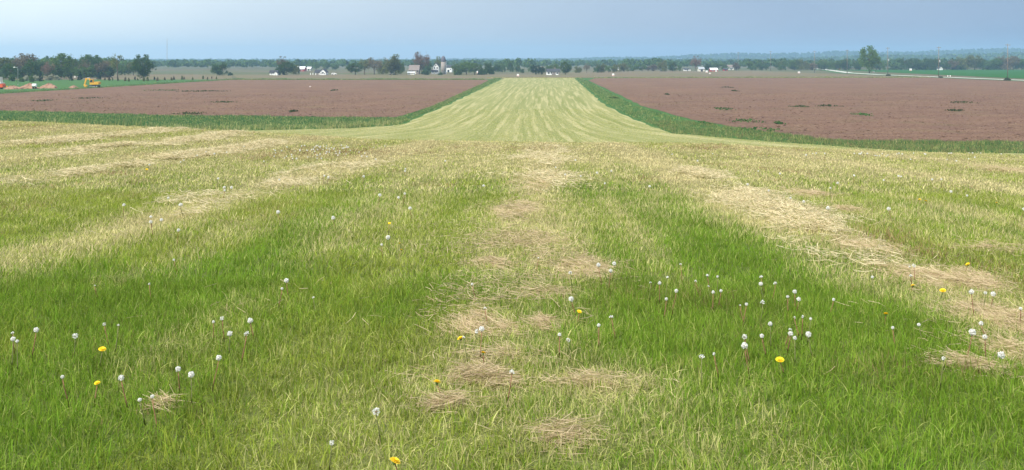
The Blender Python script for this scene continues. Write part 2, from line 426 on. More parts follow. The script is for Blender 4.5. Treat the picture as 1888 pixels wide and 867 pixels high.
# mown field: the mound and the strip that runs away from it
EL = [(-60, -170), (128, -170), (137, -46), (138, -37), (144, -23), (150, -17.5), (156, -16.3), (160, -16.2), (215, -13.9), (564, -4.2)]
ER = [(-60, 170), (85, 170), (95, 60), (99, 42), (107, 36), (121, 28.4), (129, 24), (133, 20.7), (167, 19.6), (226, 20), (564, 34)]
yy = np.concatenate([np.arange(-60, 0, 2.), np.arange(0, 52, .4), np.arange(52, 170, 1.), np.arange(170, 565, 6.), [564.]])
ss = np.concatenate([np.linspace(-1, -.36, 30)[:-1], np.linspace(-.36, .36, 241), np.linspace(.36, 1, 30)[1:]])
xl = np.interp(yy, *zip(*EL)); xr = np.interp(yy, *zip(*ER))
mid_ = (xl + xr) / 2; hw = (xr - xl) / 2
wf = sstep(60, 20, hw)[:, None]
prm = ss[None, :] * (1 - wf) + np.linspace(-1, 1, len(ss))[None, :] * wf
X = mid_[:, None] + hw[:, None] * prm
X = X + (fbm(yy * .25, yy * 0, 70)[:, None] - .5) * 1.2 * wf * np.abs(prm)
Y = np.repeat(yy[:, None], len(ss), 1)
Z = H(X, Y)
dry, lush, brn, u = cover(X, Y)
axis = np.interp(Y, [100, 160, 215, 564], [1.5, 2.2, 3.2, 15])
flare = 1 + 1.5 * sstep(150, 100, Y) * sstep(0, 20, np.abs(X - axis)) + .25 * sstep(190, 130, Y)
uf = (X - axis) / flare
far_a = sstep(42, 75, Y)
nx, ny = len(ss), len(yy)
idx = np.arange(nx * ny).reshape(ny, nx)
F = np.stack([idx[:-1, :-1], idx[:-1, 1:], idx[1:, 1:], idx[1:, :-1]], -1).reshape(-1, 4)
me = np_mesh('mown_field', np.stack([X, Y, Z], -1).reshape(-1, 3), F, M['turf'], True,
             dict(dry=dry.ravel(), lush=lush.ravel(), brn=brn.ravel(), far=far_a.ravel(), u=uf.ravel()))
tag(link(bpy.data.objects.new('mown_field', me)), kind='structure')

def wob(pts, step=4., amp=.8, seed=1):
    out = []
    for (x0, y0), (x1, y1) in zip(pts, pts[1:]):
        L = math.hypot(x1 - x0, y1 - y0); n = max(1, int(L / step))
        for k in range(n):
            f = k / n; px, py = x0 + (x1 - x0) * f, y0 + (y1 - y0) * f
            d = (float(fbm(px * .22, py * .22, seed)) - .5) * 2 * amp
            out.append((px - (y1 - y0) / L * d, py + (x1 - x0) / L * d))
    out.append(pts[-1]); return out
# verges of longer grass lie just above the base, the tilled fields above them
sheet('grass_verge', [(-150, 130), (-12, 130), (-12, 215), (-2, 565), (-12, 565), (-140, 565), (-165, 300), (-190, 130)], -.05, M['verge_green'])
sheet('grass_verge', [(15, 118), (15, 226), (24, 565), (52, 565), (45, 226), (46, 160), (60, 135), (190, 128), (190, 100), (60, 100)], -.05, M['verge_green'])
LS = wob([(-20, 171), (-60, 179), (-105, 200), (-152, 214), (-147, 300), (-143, 420), (-140, 512), (-12, 512)], 4, .7, 81) + wob([(-12, 512), (-10.5, 460), (-15, 231), (-19.5, 175), (-20, 171)], 5, .5, 83)[1:-1]
sheet('ploughed_field', LS, -.02, M['soil'])
RS = wob([(37, 500), (36, 470), (27.5, 217), (29, 167), (34, 137), (36.5, 120), (43, 117), (60, 115), (232, 112)], 4, .7, 85) + [(233, 300), (233, 500), (236, 578)]
sheet('ploughed_field', RS + wob([(236, 578), (45, 560), (37, 500)], 8, .8, 88)[1:-1], -.02, M['soil'])
sheet('stubble_field', [(-138, 522), (-20, 522), (40, 575), (236, 590), (228, 980), (60, 900), (20, 720), (-120, 720), (-190, 700)], -.03, M['stubble'])
sheet('meadow', [(-420, 150), (-192, 150), (-153, 186), (-148, 300), (-143.5, 420), (-140, 520), (-190, 520), (-420, 480)], -.04, M['verge_green'])
sheet('meadow', [(-520, 480), (-190, 520), (-142, 522), (-190, 700), (-560, 760)], -.045, M['stubble'])
sheet('crop_field', [(256, 420), (700, 420), (900, 1105), (335, 1080)], -.03, M['crop_green'])
road = [(247, 300), (247, 500), (248, 600), (249, 700), (262, 800), (325, 1060), (420, 1500)]
sheet('road', [(x - 3.6, y) for x, y in road] + [(x + 3.6, y) for x, y in road[::-1]], .05, M['concrete_road'])
sheet('grass_verge', [(x - 10, y) for x, y in road] + [(x + 8, y) for x, y in road[::-1]], -.012, M['verge_green'])

# ------------------------------------------------------------------ wooded hills along the horizon
SILX = [-900, -300, 0, 300, 640, 760, 850, 950, 1050, 1110, 1200, 1280, 1350, 1400, 1480, 1540, 1600, 1680, 1740, 1850, 1888, 2200, 2800]
SILY = [112, 113, 113, 114, 115, 113, 109, 110.5, 109, 106, 106.5, 101, 97, 99, 97.5, 93, 94.5, 95.5, 91, 88, 87.5, 88, 92]
def ridge(name, D, depth, silx, sily, x0, x1, tree_h, dens, seed, rough=3.):
    xs = np.arange(x0, x1, 40.); ys = np.linspace(-depth, depth, 19)
    top = CAMZ + (HOR - np.interp(xs / D * F0 + CX, silx, sily)) / F0 * D - tree_h * .8
    top = np.maximum(top, -.5)
    X, Yr = np.meshgrid(xs, ys)
    prof = np.cos(np.clip(Yr / depth, -1, 1) * math.pi / 2) ** 1.3
    Zf = lambda X, Yr, top: top * np.cos(np.clip(Yr / depth, -1, 1) * math.pi / 2) ** 1.3 * (1 - .18 * fbm(X * .004, Yr * .006, seed)) - .2
    Zz = Zf(X, Yr, top[None, :])
    idx = np.arange(X.size).reshape(X.shape)
    F = np.stack([idx[:-1, :-1], idx[:-1, 1:], idx[1:, 1:], idx[1:, :-1]], -1).reshape(-1, 4)
    me = np_mesh(name, np.stack([X, D + Yr, Zz], -1).reshape(-1, 3), F, M['hill_wood'], True)
    tag(link(bpy.data.objects.new(name, me)), kind='structure')
    n = dens
    tx = rng.uniform(x0, x1, n); ty = rng.uniform(-depth * .95, depth * .15, n)
    tz = Zf(tx, ty, np.interp(tx, xs, top))
    return np.stack([tx, D + ty, tz], -1)

def blob_wood(name, pts, hgt, mat, seed, leaves=10, wf=.75):
    """many distant crowns as one leafy mass: facets spread over each crown"""
    g = np.random.default_rng(seed)
    n = len(pts); k = leaves
    h = hgt * g.uniform(.65, 1.25, n); wd = h * wf * g.uniform(.7, 1.2, n)
    d = g.normal(size=(n, k, 3)); d /= np.linalg.norm(d, axis=-1, keepdims=True); d[..., 2] = np.abs(d[..., 2]) * 1.0 - .25
    rr = g.uniform(.55, 1., (n, k, 1))
    c = pts[:, None, :] + d * rr * np.stack([wd / 2, wd / 2, h * .55], -1)[:, None, :] + np.stack([0 * h, 0 * h, h * .45], -1)[:, None, :]
    s = (h * 1.5 / math.sqrt(k))[:, None, None] * g.uniform(.6, 1.1, (n, k, 1))
    a = g.normal(size=(n, k, 3)); a /= np.linalg.norm(a, axis=-1, keepdims=True)
    b = np.cross(a, d + .3 * g.normal(size=d.shape)); b /= np.linalg.norm(b, axis=-1, keepdims=True)
    a = np.cross(b, d); a /= np.linalg.norm(a, axis=-1, keepdims=True) + 1e-6
    q = np.stack([c - a * s * .5 - b * s * .5, c + a * s * .5 - b * s * .35, c + a * s * .4 + b * s * .5, c - a * s * .45 + b * s * .4], 2)
    V = q.reshape(-1, 3); F = np.arange(len(V)).reshape(-1, 4)
    r = np.repeat(np.clip(g.uniform(0, 1, (n, 1)) * .7 + g.uniform(0, .3, (n, k)), 0, 1).ravel(), 4)
    me = np_mesh(name, V, F, mat, False, dict(r=r))
    return link(bpy.data.objects.new(name, me))

p1 = ridge('hills', 4600, 700, SILX, SILY, -3600, 4400, 15, 9000, 5)
tag(blob_wood('hill_woodland', p1, 16, M['leaf_dark'], 3, 7, .9), 'hazy blue green woodland covering the far hills', 'woodland', kind='stuff')
NX = [1150, 1400, 1560, 1640, 1700, 1760, 1888, 2100, 2600]; NY = [122, 112, 104, 102, 104, 101, 97, 95, 98]
p2 = ridge('hills', 2900, 450, NX, NY, 300, 2900, 13, 5000, 7)
tag(blob_wood('hill_woodland', p2, 14, M['leaf_dark'], 4, 8, .9), 'greener woodland on the low near slope before the blue hills', 'woodland', kind='stuff')

# level woods on the plain between the farms and the hills
def belt(segs, seed):
    g = np.random.default_rng(seed); out = []
    for (xa, xb, d0, d1, n) in segs:
        d = g.uniform(d0, d1, n); px = g.uniform(xa, xb, n)
        out.append(np.stack([(px - CX) / F0 * d, d, np.zeros(n)], -1))
    return np.concatenate(out)
bw = belt([(230, 640, 1080, 1900, 420), (620, 1250, 1250, 2300, 700), (1230, 2000, 1180, 2100, 800)], 8)
tag(blob_wood('far_woodland', bw, 11.0, M['leaf_dark'], 9, 46, .95), 'low band of far woodland behind the farms', 'woodland', kind='stuff')
bw2 = belt([(-140, 255, 690, 860, 110), (920, 985, 1000, 1150, 12), (1150, 1230, 1080, 1200, 22), (1370, 1600, 1130, 1250, 70), (1630, 1930, 1160, 1250, 80)], 12)
tag(blob_wood('far_woodland', bw2, 12.0, M['leaf_dark'], 10, 90, .95), 'darker tree belt in front of the far woodland', 'woodland', kind='stuff')

# ------------------------------------------------------------------ trees
def leaf_quads(c, s, g, flat=0.):
    n = len(c)
    a = g.normal(size=(n, 3)); a /= np.linalg.norm(a, axis=1, keepdims=True)
    b = np.cross(a, g.normal(size=(n, 3))); b /= np.linalg.norm(b, axis=1, keepdims=True)
    s = np.asarray(s).reshape(-1, 1)
    q = np.stack([c - a * s * .5, c + b * s * .38, c + a * s * .5, c - b * s * .38], 1)
    return q.reshape(-1, 3), np.arange(4 * n).reshape(-1, 4)

_crowns = {}
def crown_data(kind, var, matkey):
    key = (kind, var, matkey)
    if key in _crowns: return _crowns[key]
    g = np.random.default_rng(100 + var * 7 + sum(map(ord, kind)))
    cs = []; ls = .05; per = 42; sig = .06
    if kind == 'round':
        n = 58
        d = g.normal(size=(n, 3)); d /= np.linalg.norm(d, axis=1, keepdims=True)
        cs = np.array([0, 0, .60]) + d * (g.uniform(.3, 1, (n, 1)) ** .45) * np.array([.50, .50, .40])
    elif kind == 'oval':
        n = 64
        d = g.normal(size=(n, 3)); d /= np.linalg.norm(d, axis=1, keepdims=True)
        cs = np.array([0, 0, .58]) + d * (g.uniform(.3, 1, (n, 1)) ** .45) * np.array([.50, .50, .40])
        cs[:, :2] *= (1.05 - .25 * np.abs(cs[:, 2:] - .55) / .4)
    elif kind == 'lumpy':
        n = 60; lob = np.stack([g.uniform(-.34, .34, 6), g.uniform(-.34, .34, 6), g.uniform(.38, .82, 6)], -1)
        pick = g.integers(0, 6, n); d = g.normal(size=(n, 3)); d /= np.linalg.norm(d, axis=1, keepdims=True)
        cs = lob[pick] + d * g.uniform(.08, .24, (n, 1)); cs = np.concatenate([cs, np.stack([g.uniform(-.42, .42, 22), g.uniform(-.42, .42, 22), g.uniform(.12, .42, 22)], -1)])
    elif kind == 'sparse':
        n = 46; d = g.normal(size=(n, 3)); d /= np.linalg.norm(d, axis=1, keepdims=True)
        cs = np.array([0, 0, .66]) + d * np.array([.5, .5, .36]) * g.uniform(.4, 1., (n, 1)); per = 36; sig = .055; ls = .04
    elif kind == 'conifer':
        n = 70; z = g.uniform(.06, .98, n); a = g.uniform(0, 6.28, n); rr = (1 - z) * .46 * g.uniform(.4, 1, n) + .02
        cs = np.stack([rr * np.cos(a), rr * np.sin(a), z], -1); per = 26; sig = .035; ls = .06
    elif kind == 'bush':
        n = 40; d = g.normal(size=(n, 3)); d /= np.linalg.norm(d, axis=1, keepdims=True); d[:, 2] = np.abs(d[:, 2])
        cs = np.array([0, 0, .08]) + d * g.uniform(.3, 1, (n, 1)) ** .5 * np.array([.44, .44, .82]); per = 36; sig = .07; ls = .09
    per = int(per * 1.35); ls *= 1.12
    n = len(cs)
    if kind not in ('conifer', 'bush'):
        cs[:, 2] += .04 * g.normal(size=n)
    pts = (cs[:, None, :] + g.normal(size=(n, per, 3)) * sig).reshape(-1, 3)
    cl = np.repeat(g.uniform(0, 1, n), per)
    pts[:, 2] = np.clip(pts[:, 2], .03, 1.02)
    V, F = leaf_quads(pts, g.uniform(.6, 1.3, len(pts)) * ls, g)
    r = np.repeat(np.clip(.65 * cl + .35 * g.uniform(0, 1, len(pts)), 0, 1), 4)
    _crowns[key] = np_mesh('crown', V, F, M[matkey], False, dict(r=r)); return _crowns[key]

_trunks = {}
def trunk_data(kind, var, bark='bark'):
    key = (kind, var, bark)
    if key in _trunks: return _trunks[key]
    g = random.Random(var * 31 + len(kind)); b = MB()
    if kind == 'conifer': b.tube([(0, 0, -.02), (0, 0, .5), (0, 0, .97)], [.035, .02, .004], 6)
    elif kind == 'bush':
        for k in range(5):
            a = k * 1.26 + g.random(); b.tube([(0.02*math.cos(a), .02*math.sin(a), -.02), (.16 * math.cos(a), .16 * math.sin(a), .35), (.3 * math.cos(a), .3 * math.sin(a), .7)], [.03, .02, .006], 5)
    else:
        b.tube([(0, 0, -.02), (.008, 0, .06), (0, .01, .25), (.02, 0, .45), (.0, .0, .75)], [.042, .030, .025, .020, .006], 7)
        for k in range(9):
            a = k * 2.4 + g.uniform(-.4, .4); z0 = .2 + .05 * k; r1 = g.uniform(.2, .36); z1 = min(.93, z0 + g.uniform(.15, .35))
            c, s = math.cos(a), math.sin(a)
            b.tube([(0, 0, z0), (c * r1 * .45, s * r1 * .45, z0 + (z1 - z0) * .55), (c * r1, s * r1, z1)], [.013, .009, .003], 5)
            for q in range(2):
                a2 = a + g.uniform(-.7, .7)
                b.tube([(c * r1 * .5, s * r1 * .5, z0 + (z1 - z0) * .58), (c * r1 * .5 + .15 * math.cos(a2), s * r1 * .5 + .15 * math.sin(a2), z1 + g.uniform(-.02, .1))], [.006, .002], 4)
    _trunks[key] = b.mesh('trunk', M[bark], True); return _trunks[key]

tcount = [0]
def tree(px, top, base, wpx, kind, mat, label, cat='tree', group=None, name='broadleaf_tree', bark='bark', d=None):
    if d is None: x, y = gp(px, base)
    else: y = d; x = (px - CX) / F0 * y; 
    zb = float(H(x, y)) - .08 if y < 200 else -.09
    h = (HOR - top) / F0 * y + CAMZ - zb
    wd = wpx / F0 * y * 1.08
    v = tcount[0] % 4; tcount[0] += 1
    o = empty(name, (x, y, zb), random.uniform(0, 6.28), (wd, wd, h))
    tag(o, label, cat, group)
    link(bpy.data.objects.new('trunk', trunk_data(kind, v, bark)), o)
    link(bpy.data.objects.new('crown', crown_data(kind, v, mat)), o)
    return o

GA = 'trees of the wood behind the street lamp'
lab = {'leaf_green': 'green broadleaf tree in the wood behind the street lamp', 'leaf_olive': 'yellowish olive tree in the wood behind the street lamp',
       'leaf_brown': 'brownish budding tree in the wood behind the street lamp', 'leaf_dark': 'dark green tree in the wood behind the street lamp',
       'leaf_red': 'reddish brown tree in the wood behind the street lamp'}
for (px, tp, bs, wd, kd, mt) in [(-14,107,147,32,'lumpy','leaf_green'),(5,107,146,34,'round','leaf_olive'),(27,104,145,34,'lumpy','leaf_brown'),(48,100,144,38,'round','leaf_brown'),
        (60,111,148,28,'oval','leaf_dark'),(78,106,143,28,'lumpy','leaf_green'),(88,115,147,24,'sparse','leaf_red'),(98,104,142,28,'lumpy','leaf_green'),
        (113,100,146,34,'round','leaf_green'),(130,109,142,26,'round','leaf_olive'),(143,107,143,24,'lumpy','leaf_green'),(156,111,143,20,'sparse','leaf_brown'),
        (163,102,142,27,'round','leaf_dark'),(177,103,141,26,'round','leaf_dark'),(190,111,143,28,'lumpy','leaf_brown'),(203,113,142,24,'round','leaf_olive'),
        (18,118,149,24,'round','leaf_dark'),(40,120,148,20,'lumpy','leaf_dark'),(105,122,147,22,'round','leaf_dark'),(122,120,145,22,'lumpy','leaf_dark'),
        (172,118,143,30,'bush','leaf_green'),(150,122,144,20,'lumpy','leaf_green'),(200,122,143,26,'bush','leaf_dark'),(230,114,139,24,'lumpy','leaf_green'),(246,115,139,20,'round','leaf_olive')]:
    tree(px, tp, bs, wd, kd, mt, lab[mt], 'tree', GA)
tree(264, 102, 148, 36, 'oval', 'leaf_dark', 'round dark green tree standing alone at the meadow edge')
for px, tp, bs, wd in [(131,135,149,9),(148,133,148,12),(182,133,147,11),(75,133,150,10)]:
    tree(px, tp, bs, wd, 'conifer', 'leaf_fir', 'small dark conifer on the grass near the yellow excavator', 'conifer', 'small conifers by the excavator', 'conifer_tree')
for px, tp, bs, wd in [(48,139,149,12),(66,138,149,13),(92,138,148,14),(104,138,148,13)]:
    tree(px, tp, bs, wd, 'bush', 'leaf_pale', 'pale blossoming shrub at the foot of the wood', 'shrub', 'pale shrubs below the wood', 'blossoming_shrub')
for px, tp, bs, wd in [(22,137,150,12),(58,136,151,9),(40,142,151,9)]:
    tree(px, tp, bs, wd, 'bush', 'leaf_green', 'low green shrub below the wood by the lamp', 'shrub', 'green shrubs below the wood', 'green_shrub')
tree(405, 114, 139, 27, 'lumpy', 'leaf_dark', 'dark lone tree in open fields beyond the sapling row')
tree(425, 133, 139.5, 9, 'bush', 'leaf_dark', 'small dark bush beside the lone field tree', 'bush', None, 'field_bush')
GB = 'trees round the white shed'
for px, tp, bs, wd, kd, mt in [(521,105,137,22,'sparse','leaf_brown'),(529,115,138.5,28,'round','leaf_dark'),(546,118,137.5,14,'lumpy','leaf_olive'),(516,118,138.3,18,'bush','leaf_dark'),(540,112,136,10,'lumpy','leaf_green')]:
    tree(px, tp, bs, wd, kd, mt, {'leaf_brown': 'thin brownish tree rising over the small white shed', 'leaf_dark': 'dark dense tree beside the small white shed', 'leaf_olive': 'olive tree at the end of the shed clump', 'leaf_green': 'slim green tree behind the shed clump'}[mt], 'tree', GB)
for px, tp, bs, wd in [(583,115,130,12),(602,115,130,13),(570,118,129,14),(618,119,130,14)]:
    tree(px, tp, bs, wd, 'round', 'leaf_green', 'rounded tree behind the white gabled cottage', 'tree', 'trees behind the gabled cottage')
GF = 'trees round the farmstead with the silo'
for px, tp, bs, wd, kd, mt, lb in [
        (655,117,138,28,'round','leaf_dark','squat dark tree at the end of the farmstead tree row'),
        (672,109,137.5,26,'sparse','leaf_olive','open olive tree next to the squat dark tree'),
        (690,107,137.5,28,'sparse','leaf_brown','open brownish tree between farmstead trees'),
        (705,112,137,18,'lumpy','leaf_olive','short olive tree beside the tall pale trunked tree'),
        (720,99,138.3,34,'lumpy','leaf_olive','tall pale trunked tree, largest of the farmstead row'),
        (738,111,137,14,'lumpy','leaf_green','narrow green tree beside the tall pale trunked tree'),
        (777,97,136.5,30,'sparse','leaf_red','tall reddish tree behind the grey barn roof'),
        (770,112,136,22,'round','leaf_dark','dark tree below the tall reddish tree'),
        (787,112,134.8,20,'lumpy','leaf_dark','dark tree between grey barn and white farmhouse'),
        (808,105,133.5,12,'oval','leaf_olive','narrow olive tree between farmhouse and silo')]:
    tree(px, tp, bs, wd, kd, mt, lb, 'tree', GF, bark='bark_pale' if px == 720 else 'bark')
for px, tp, bs, wd, mt in [(846,117,138,24,'leaf_green'),(860,115,137.5,26,'leaf_green'),(875,117,138,26,'leaf_green'),(843,122,138,13,'leaf_green')]:
    tree(px, tp, bs, wd, 'round', mt, 'green rounded tree in the clump beyond the white barn', 'tree', 'green clump beyond the white barn')
for px, tp, bs, wd in [(897,114,137.6,18),(889,124,138,16),(906,122,137,12),(845,128,138.3,16),(784,129,138.3,18),(812,133,138.4,8)]:
    tree(px, tp, bs, wd, 'lumpy' if px == 897 else 'bush', 'leaf_dark', 'dark leafy bush along the farmstead field edge', 'bush', 'dark bushes along the farmstead', 'dark_bush')
for px, tp, bs, wd, mt in [(914,117,133,15,'leaf_dark'),(926,116,133,14,'leaf_green'),(941,110,132.5,14,'leaf_green'),(978,116,133,10,'leaf_green'),(955,120,133,10,'leaf_dark'),(963,126,135,8,'leaf_dark')]:
    tree(px, tp, bs, wd, 'lumpy', mt, 'far tree in the gap between farmstead and ranch house', 'tree', 'trees in the gap before the ranch house')
tree(988, 120, 138, 17, 'round', 'leaf_fir', 'dark round tree at one end of the white ranch house')
tree(998, 119, 137.5, 12, 'lumpy', 'leaf_fir', 'smaller dark tree tucked beside the dark round tree')
tree(1020, 117, 135.5, 26, 'lumpy', 'leaf_green', 'green tree rising behind the ranch house roof')
tree(1043, 114, 137.8, 19, 'oval', 'leaf_dark', 'dense dark oval tree at the other end of the ranch house')
for px, tp, bs, wd, kd, mt in [(1066,122,134.5,12,'lumpy','leaf_olive'),(1082,117,134.5,13,'sparse','leaf_brown'),(1101,120,134,14,'lumpy','leaf_dark'),(1109,116,134,15,'lumpy','leaf_olive'),(1122,121,133.5,15,'round','leaf_green'),(1136,115,133.5,16,'lumpy','leaf_olive'),(1150,115,132,18,'lumpy','leaf_olive'),(1166,118,131,18,'lumpy','leaf_green'),(1184,119,131,18,'round','leaf_green'),(1203,116,131,20,'lumpy','leaf_brown')]:
    tree(px, tp, bs, wd, kd, mt, {'leaf_olive': 'olive tree in the open row past the ranch house', 'leaf_brown': 'brownish thin tree in the row past the ranch house', 'leaf_dark': 'dark tree in the row past the ranch house', 'leaf_green': 'green tree in the row past the ranch house'}[mt], 'tree', 'tree row past the ranch house')
for px, tp, bs, wd, kd, mt, lb in [(1222,110,132,17,'lumpy','leaf_olive','tall olive tree of the pair before the white cottages'),(1240,111,131.5,17,'lumpy','leaf_dark','dark partner of the tall olive tree'),(1253,119,131.5,8,'round','leaf_green','small tree beside the dark partner tree'),
        (1283,104,131,20,'sparse','leaf_red','bare reddish tree beside the grey shed'),(1303,116,130.5,16,'lumpy','leaf_dark','dark tree behind the red barn'),(1320,117,130,16,'round','leaf_green','round green tree behind the red barn'),(1336,116,130,14,'lumpy','leaf_green','green tree between red barn and pale house'),(1358,111,130,11,'lumpy','leaf_brown','slim brownish tree beside the pale house')]:
    tree(px, tp, bs, wd, kd, mt, lb)
tree(1603, 86, 135, 34, 'oval', 'leaf_green', 'tall oval tree standing alone beside the concrete road', name='roadside_tree')
GR = 'tree row behind the green crop field'
lr = {'leaf_green': 'green tree in the row behind the bright crop field', 'leaf_dark': 'dark tree in the row behind the bright crop field', 'leaf_olive': 'olive spreading tree in the row behind the bright crop field', 'leaf_brown': 'brownish tree in the row behind the bright crop field'}
for px, tp, wd, mt, kd in [(1648,118,22,'leaf_green','bush'),(1668,106,22,'leaf_dark','lumpy'),(1683,108,20,'leaf_dark','round'),(1698,107,20,'leaf_dark','lumpy'),(1712,105,20,'leaf_dark','lumpy'),(1725,108,18,'leaf_dark','round'),
        (1741,112,18,'leaf_dark','lumpy'),(1757,109,20,'leaf_brown','lumpy'),(1780,101,28,'leaf_olive','lumpy'),(1797,102,24,'leaf_olive','round'),(1812,105,22,'leaf_green','lumpy'),(1826,110,18,'leaf_dark','lumpy'),(1838,108,20,'leaf_green','round'),
        (1853,103,22,'leaf_brown','lumpy'),(1868,104,22,'leaf_brown','round'),(1884,108,22,'leaf_green','lumpy'),(1905,106,24,'leaf_green','round'),
        (1690,118,26,'leaf_dark','bush'),(1715,117,26,'leaf_dark','bush'),(1765,118,26,'leaf_dark','bush'),(1830,119,26,'leaf_dark','bush')]:
    tree(px, tp, 129, wd, kd, mt, lr[mt], 'tree', GR)
GM = 'trees lining the far end of the road'
for px, tp, wd, mt in [(1385,112,18,'leaf_green'),(1405,111,20,'leaf_dark'),(1440,110,22,'leaf_green'),(1465,108,22,'leaf_green'),(1482,109,20,'leaf_olive'),(1498,112,20,'leaf_brown'),(1520,109,22,'leaf_green'),(1540,111,20,'leaf_green'),(1556,107,20,'leaf_dark'),(1578,110,20,'leaf_dark'),(1622,112,20,'leaf_green')]:
    tree(px, tp, 129.5, wd, 'lumpy', mt, {'leaf_green': 'green tree where the road meets the woods', 'leaf_dark': 'dark tree where the road meets the woods', 'leaf_olive': 'olive tree where the road meets the woods', 'leaf_brown': 'purplish brown tree where the road meets the woods'}[mt], 'tree', GM)

# the storm-broken tree: leafy stub on one side, a bare limb arching to the other
x, y = gp(217, 149)
o = empty('broken_tree', (x, y, -.08)); tag(o, 'broken tree with a bare limb arching out from its top', 'tree')
b = MB(); b.tube([(0, 0, 0), (-.1, 0, 4), (-.3, 0, 7.5), (-.4, 0, 10)], [.32, .27, .22, .16], 7)
b.tube([(-.3, 0, 7.4), (.6, 0, 8.6), (1.4, 0, 10.2), (2.0, 0, 11.3)], [.2, .17, .13, .06], 6)
b.tube([(-.4, 0, 9.9), (.4, 0, 11.2), (1.6, 0, 11.5), (2.6, 0, 11.3)], [.15, .13, .1, .05], 6)
b.tube([(-.3, 0, 7), (-1.4, .2, 8.4), (-2.2, .3, 9.8)], [.14, .1, .04], 6)
b.build('trunk', M['bark'], o, True)
g = np.random.default_rng(77); cs = np.array([-1.5, 0, 9.0]) + g.normal(size=(26, 3)) * np.array([1.1, .9, 1.2])
cs = np.concatenate([cs, np.array([.9, 0, 11.3]) + g.normal(size=(6, 3)) * np.array([.7, .3, .2])])
pts = (cs[:, None, :] + g.normal(size=(len(cs), 26, 3)) * .4).reshape(-1, 3)
V, F = leaf_quads(pts, g.uniform(.25, .55, len(pts)), g)
link(bpy.data.objects.new('crown', np_mesh('crown', V, F, M['leaf_olive'], False, dict(r=np.repeat(g.uniform(0, 1, len(pts)), 4)))), o)

# young saplings in a row, each with its stake
sap_stake = MB().tube([(.12, 0, -.05), (.12, 0, 1.3)], [.03, .03], 5).mesh('stake', M['pole_wood'])
for px in list(range(192, 300, 9)) + [306, 315, 319, 333, 341, 355, 372, 381, 390, 398]:
    p = px + random.uniform(-3, 3); x, y = gp(p, 148.8 + random.uniform(-1, 1.4) - max(0, (p - 300)) * .035)
    h = random.uniform(1.3, 2.6)
    o = empty('sapling', (x, y, -.09), random.uniform(0, 6), (h * .5, h * .5, h))
    tag(o, 'young staked sapling in the row past the excavator', 'sapling', 'row of staked saplings')
    link(bpy.data.objects.new('stake', sap_stake), o).scale = (1 / (h * .5), 1 / (h * .5), .75)
    link(bpy.data.objects.new('stem', trunk_data('conifer', 0)), o)
    link(bpy.data.objects.new('crown', crown_data('bush', px % 4, random.choice(['leaf_brown', 'leaf_olive', 'leaf_brown']))), o)

# ------------------------------------------------------------------ buildings
def house(name, label, px, base, wpx, hpx, roofpx, depth, wall, roof, cat='house', rot=0., gable_front=False, windows=(), doors=(), chimney=None, over=.35, vanes=None):
    """body wpx wide, eaves hpx and ridge roofpx further up (photograph pixels at that distance)"""
    x, y = gp(px, base); k = y / F0
    wd, h, rh = wpx * k, hpx * k, roofpx * k
    o = empty(name, (x, y + depth / 2, -.09), rot); tag(o, label, cat)
    b = MB(); hx, hy = wd / 2, depth / 2
    if gable_front:
        b.prism([(-hx, 0), (hx, 0), (hx, h), (0, h + rh), (-hx, h)], -hy, hy); b.build('wall', M[wall], o)
        r = MB(); e = over; sl = rh / hx
        for sg in (-1, 1):
            r.prism([(sg * (hx + e), h - sl * e), (0, h + rh), (0, h + rh + .25), (sg * (hx + e), h - sl * e + .25)][::sg], -hy - e, hy + e)
        r.build('roof', M[roof], o)
    else:
        vs = [(-hx, -hy, 0), (hx, -hy, 0), (hx, hy, 0), (-hx, hy, 0), (-hx, -hy, h), (hx, -hy, h), (hx, hy, h), (-hx, hy, h), (-hx, 0, h + rh), (hx, 0, h + rh)]
        b.add(vs, [(0, 1, 5, 4), (1, 2, 6, 9, 5), (2, 3, 7, 6), (3, 0, 4, 8, 7), (4, 5, 9, 8), (6, 7, 8, 9), (0, 3, 2, 1)]); b.build('wall', M[wall], o)
        r = MB(); e = over; sl = rh / hy
        for sg in (-1, 1):
            yo = sg * (hy + e)
            a = [(-hx - e, yo, h - sl * e + .02), (hx + e, yo, h - sl * e + .02), (hx + e, 0, h + rh + .02), (-hx - e, 0, h + rh + .02)]
            r.add(a + [(p[0], p[1], p[2] + .22) for p in a], [(0, 1, 2, 3), (4, 7, 6, 5), (0, 4, 5, 1), (1, 5, 6, 2), (2, 6, 7, 3), (3, 7, 4, 0)])
        ro = r.build('roof', M[roof], o)
        if chimney is not None:
            cxp = chimney * hx
            MB().box(cxp - .45, cxp + .45, -.4, .4, h + rh * .6, h + rh + 1.1).build('chimney', M['roof_brown'], ro)
    for fx, z, ww, hh in windows:
        wn = MB().box(fx * hx - ww / 2, fx * hx + ww / 2, -hy - .03, -hy + .08, z, z + hh).build('window', M['glass_dark'], o)
        f = MB(); t_ = .09; x0, x1 = fx * hx - ww / 2, fx * hx + ww / 2
        f.box(x0 - t_, x0, -hy - .07, -hy + .05, z - t_, z + hh + t_).box(x1, x1 + t_, -hy - .07, -hy + .05, z - t_, z + hh + t_).box(x0, x1, -hy - .066, -hy + .05, z + hh, z + hh + t_).box(x0, x1, -hy - .066, -hy + .05, z - t_, z)
        f.build('frame', M['white_paint'], wn)
    for fx, ww, hh, mt in doors:
        MB().box(fx * hx - ww / 2, fx * hx + ww / 2, -hy - .05, -hy + .08, .06, hh).build('door', M[mt], o)
    return o

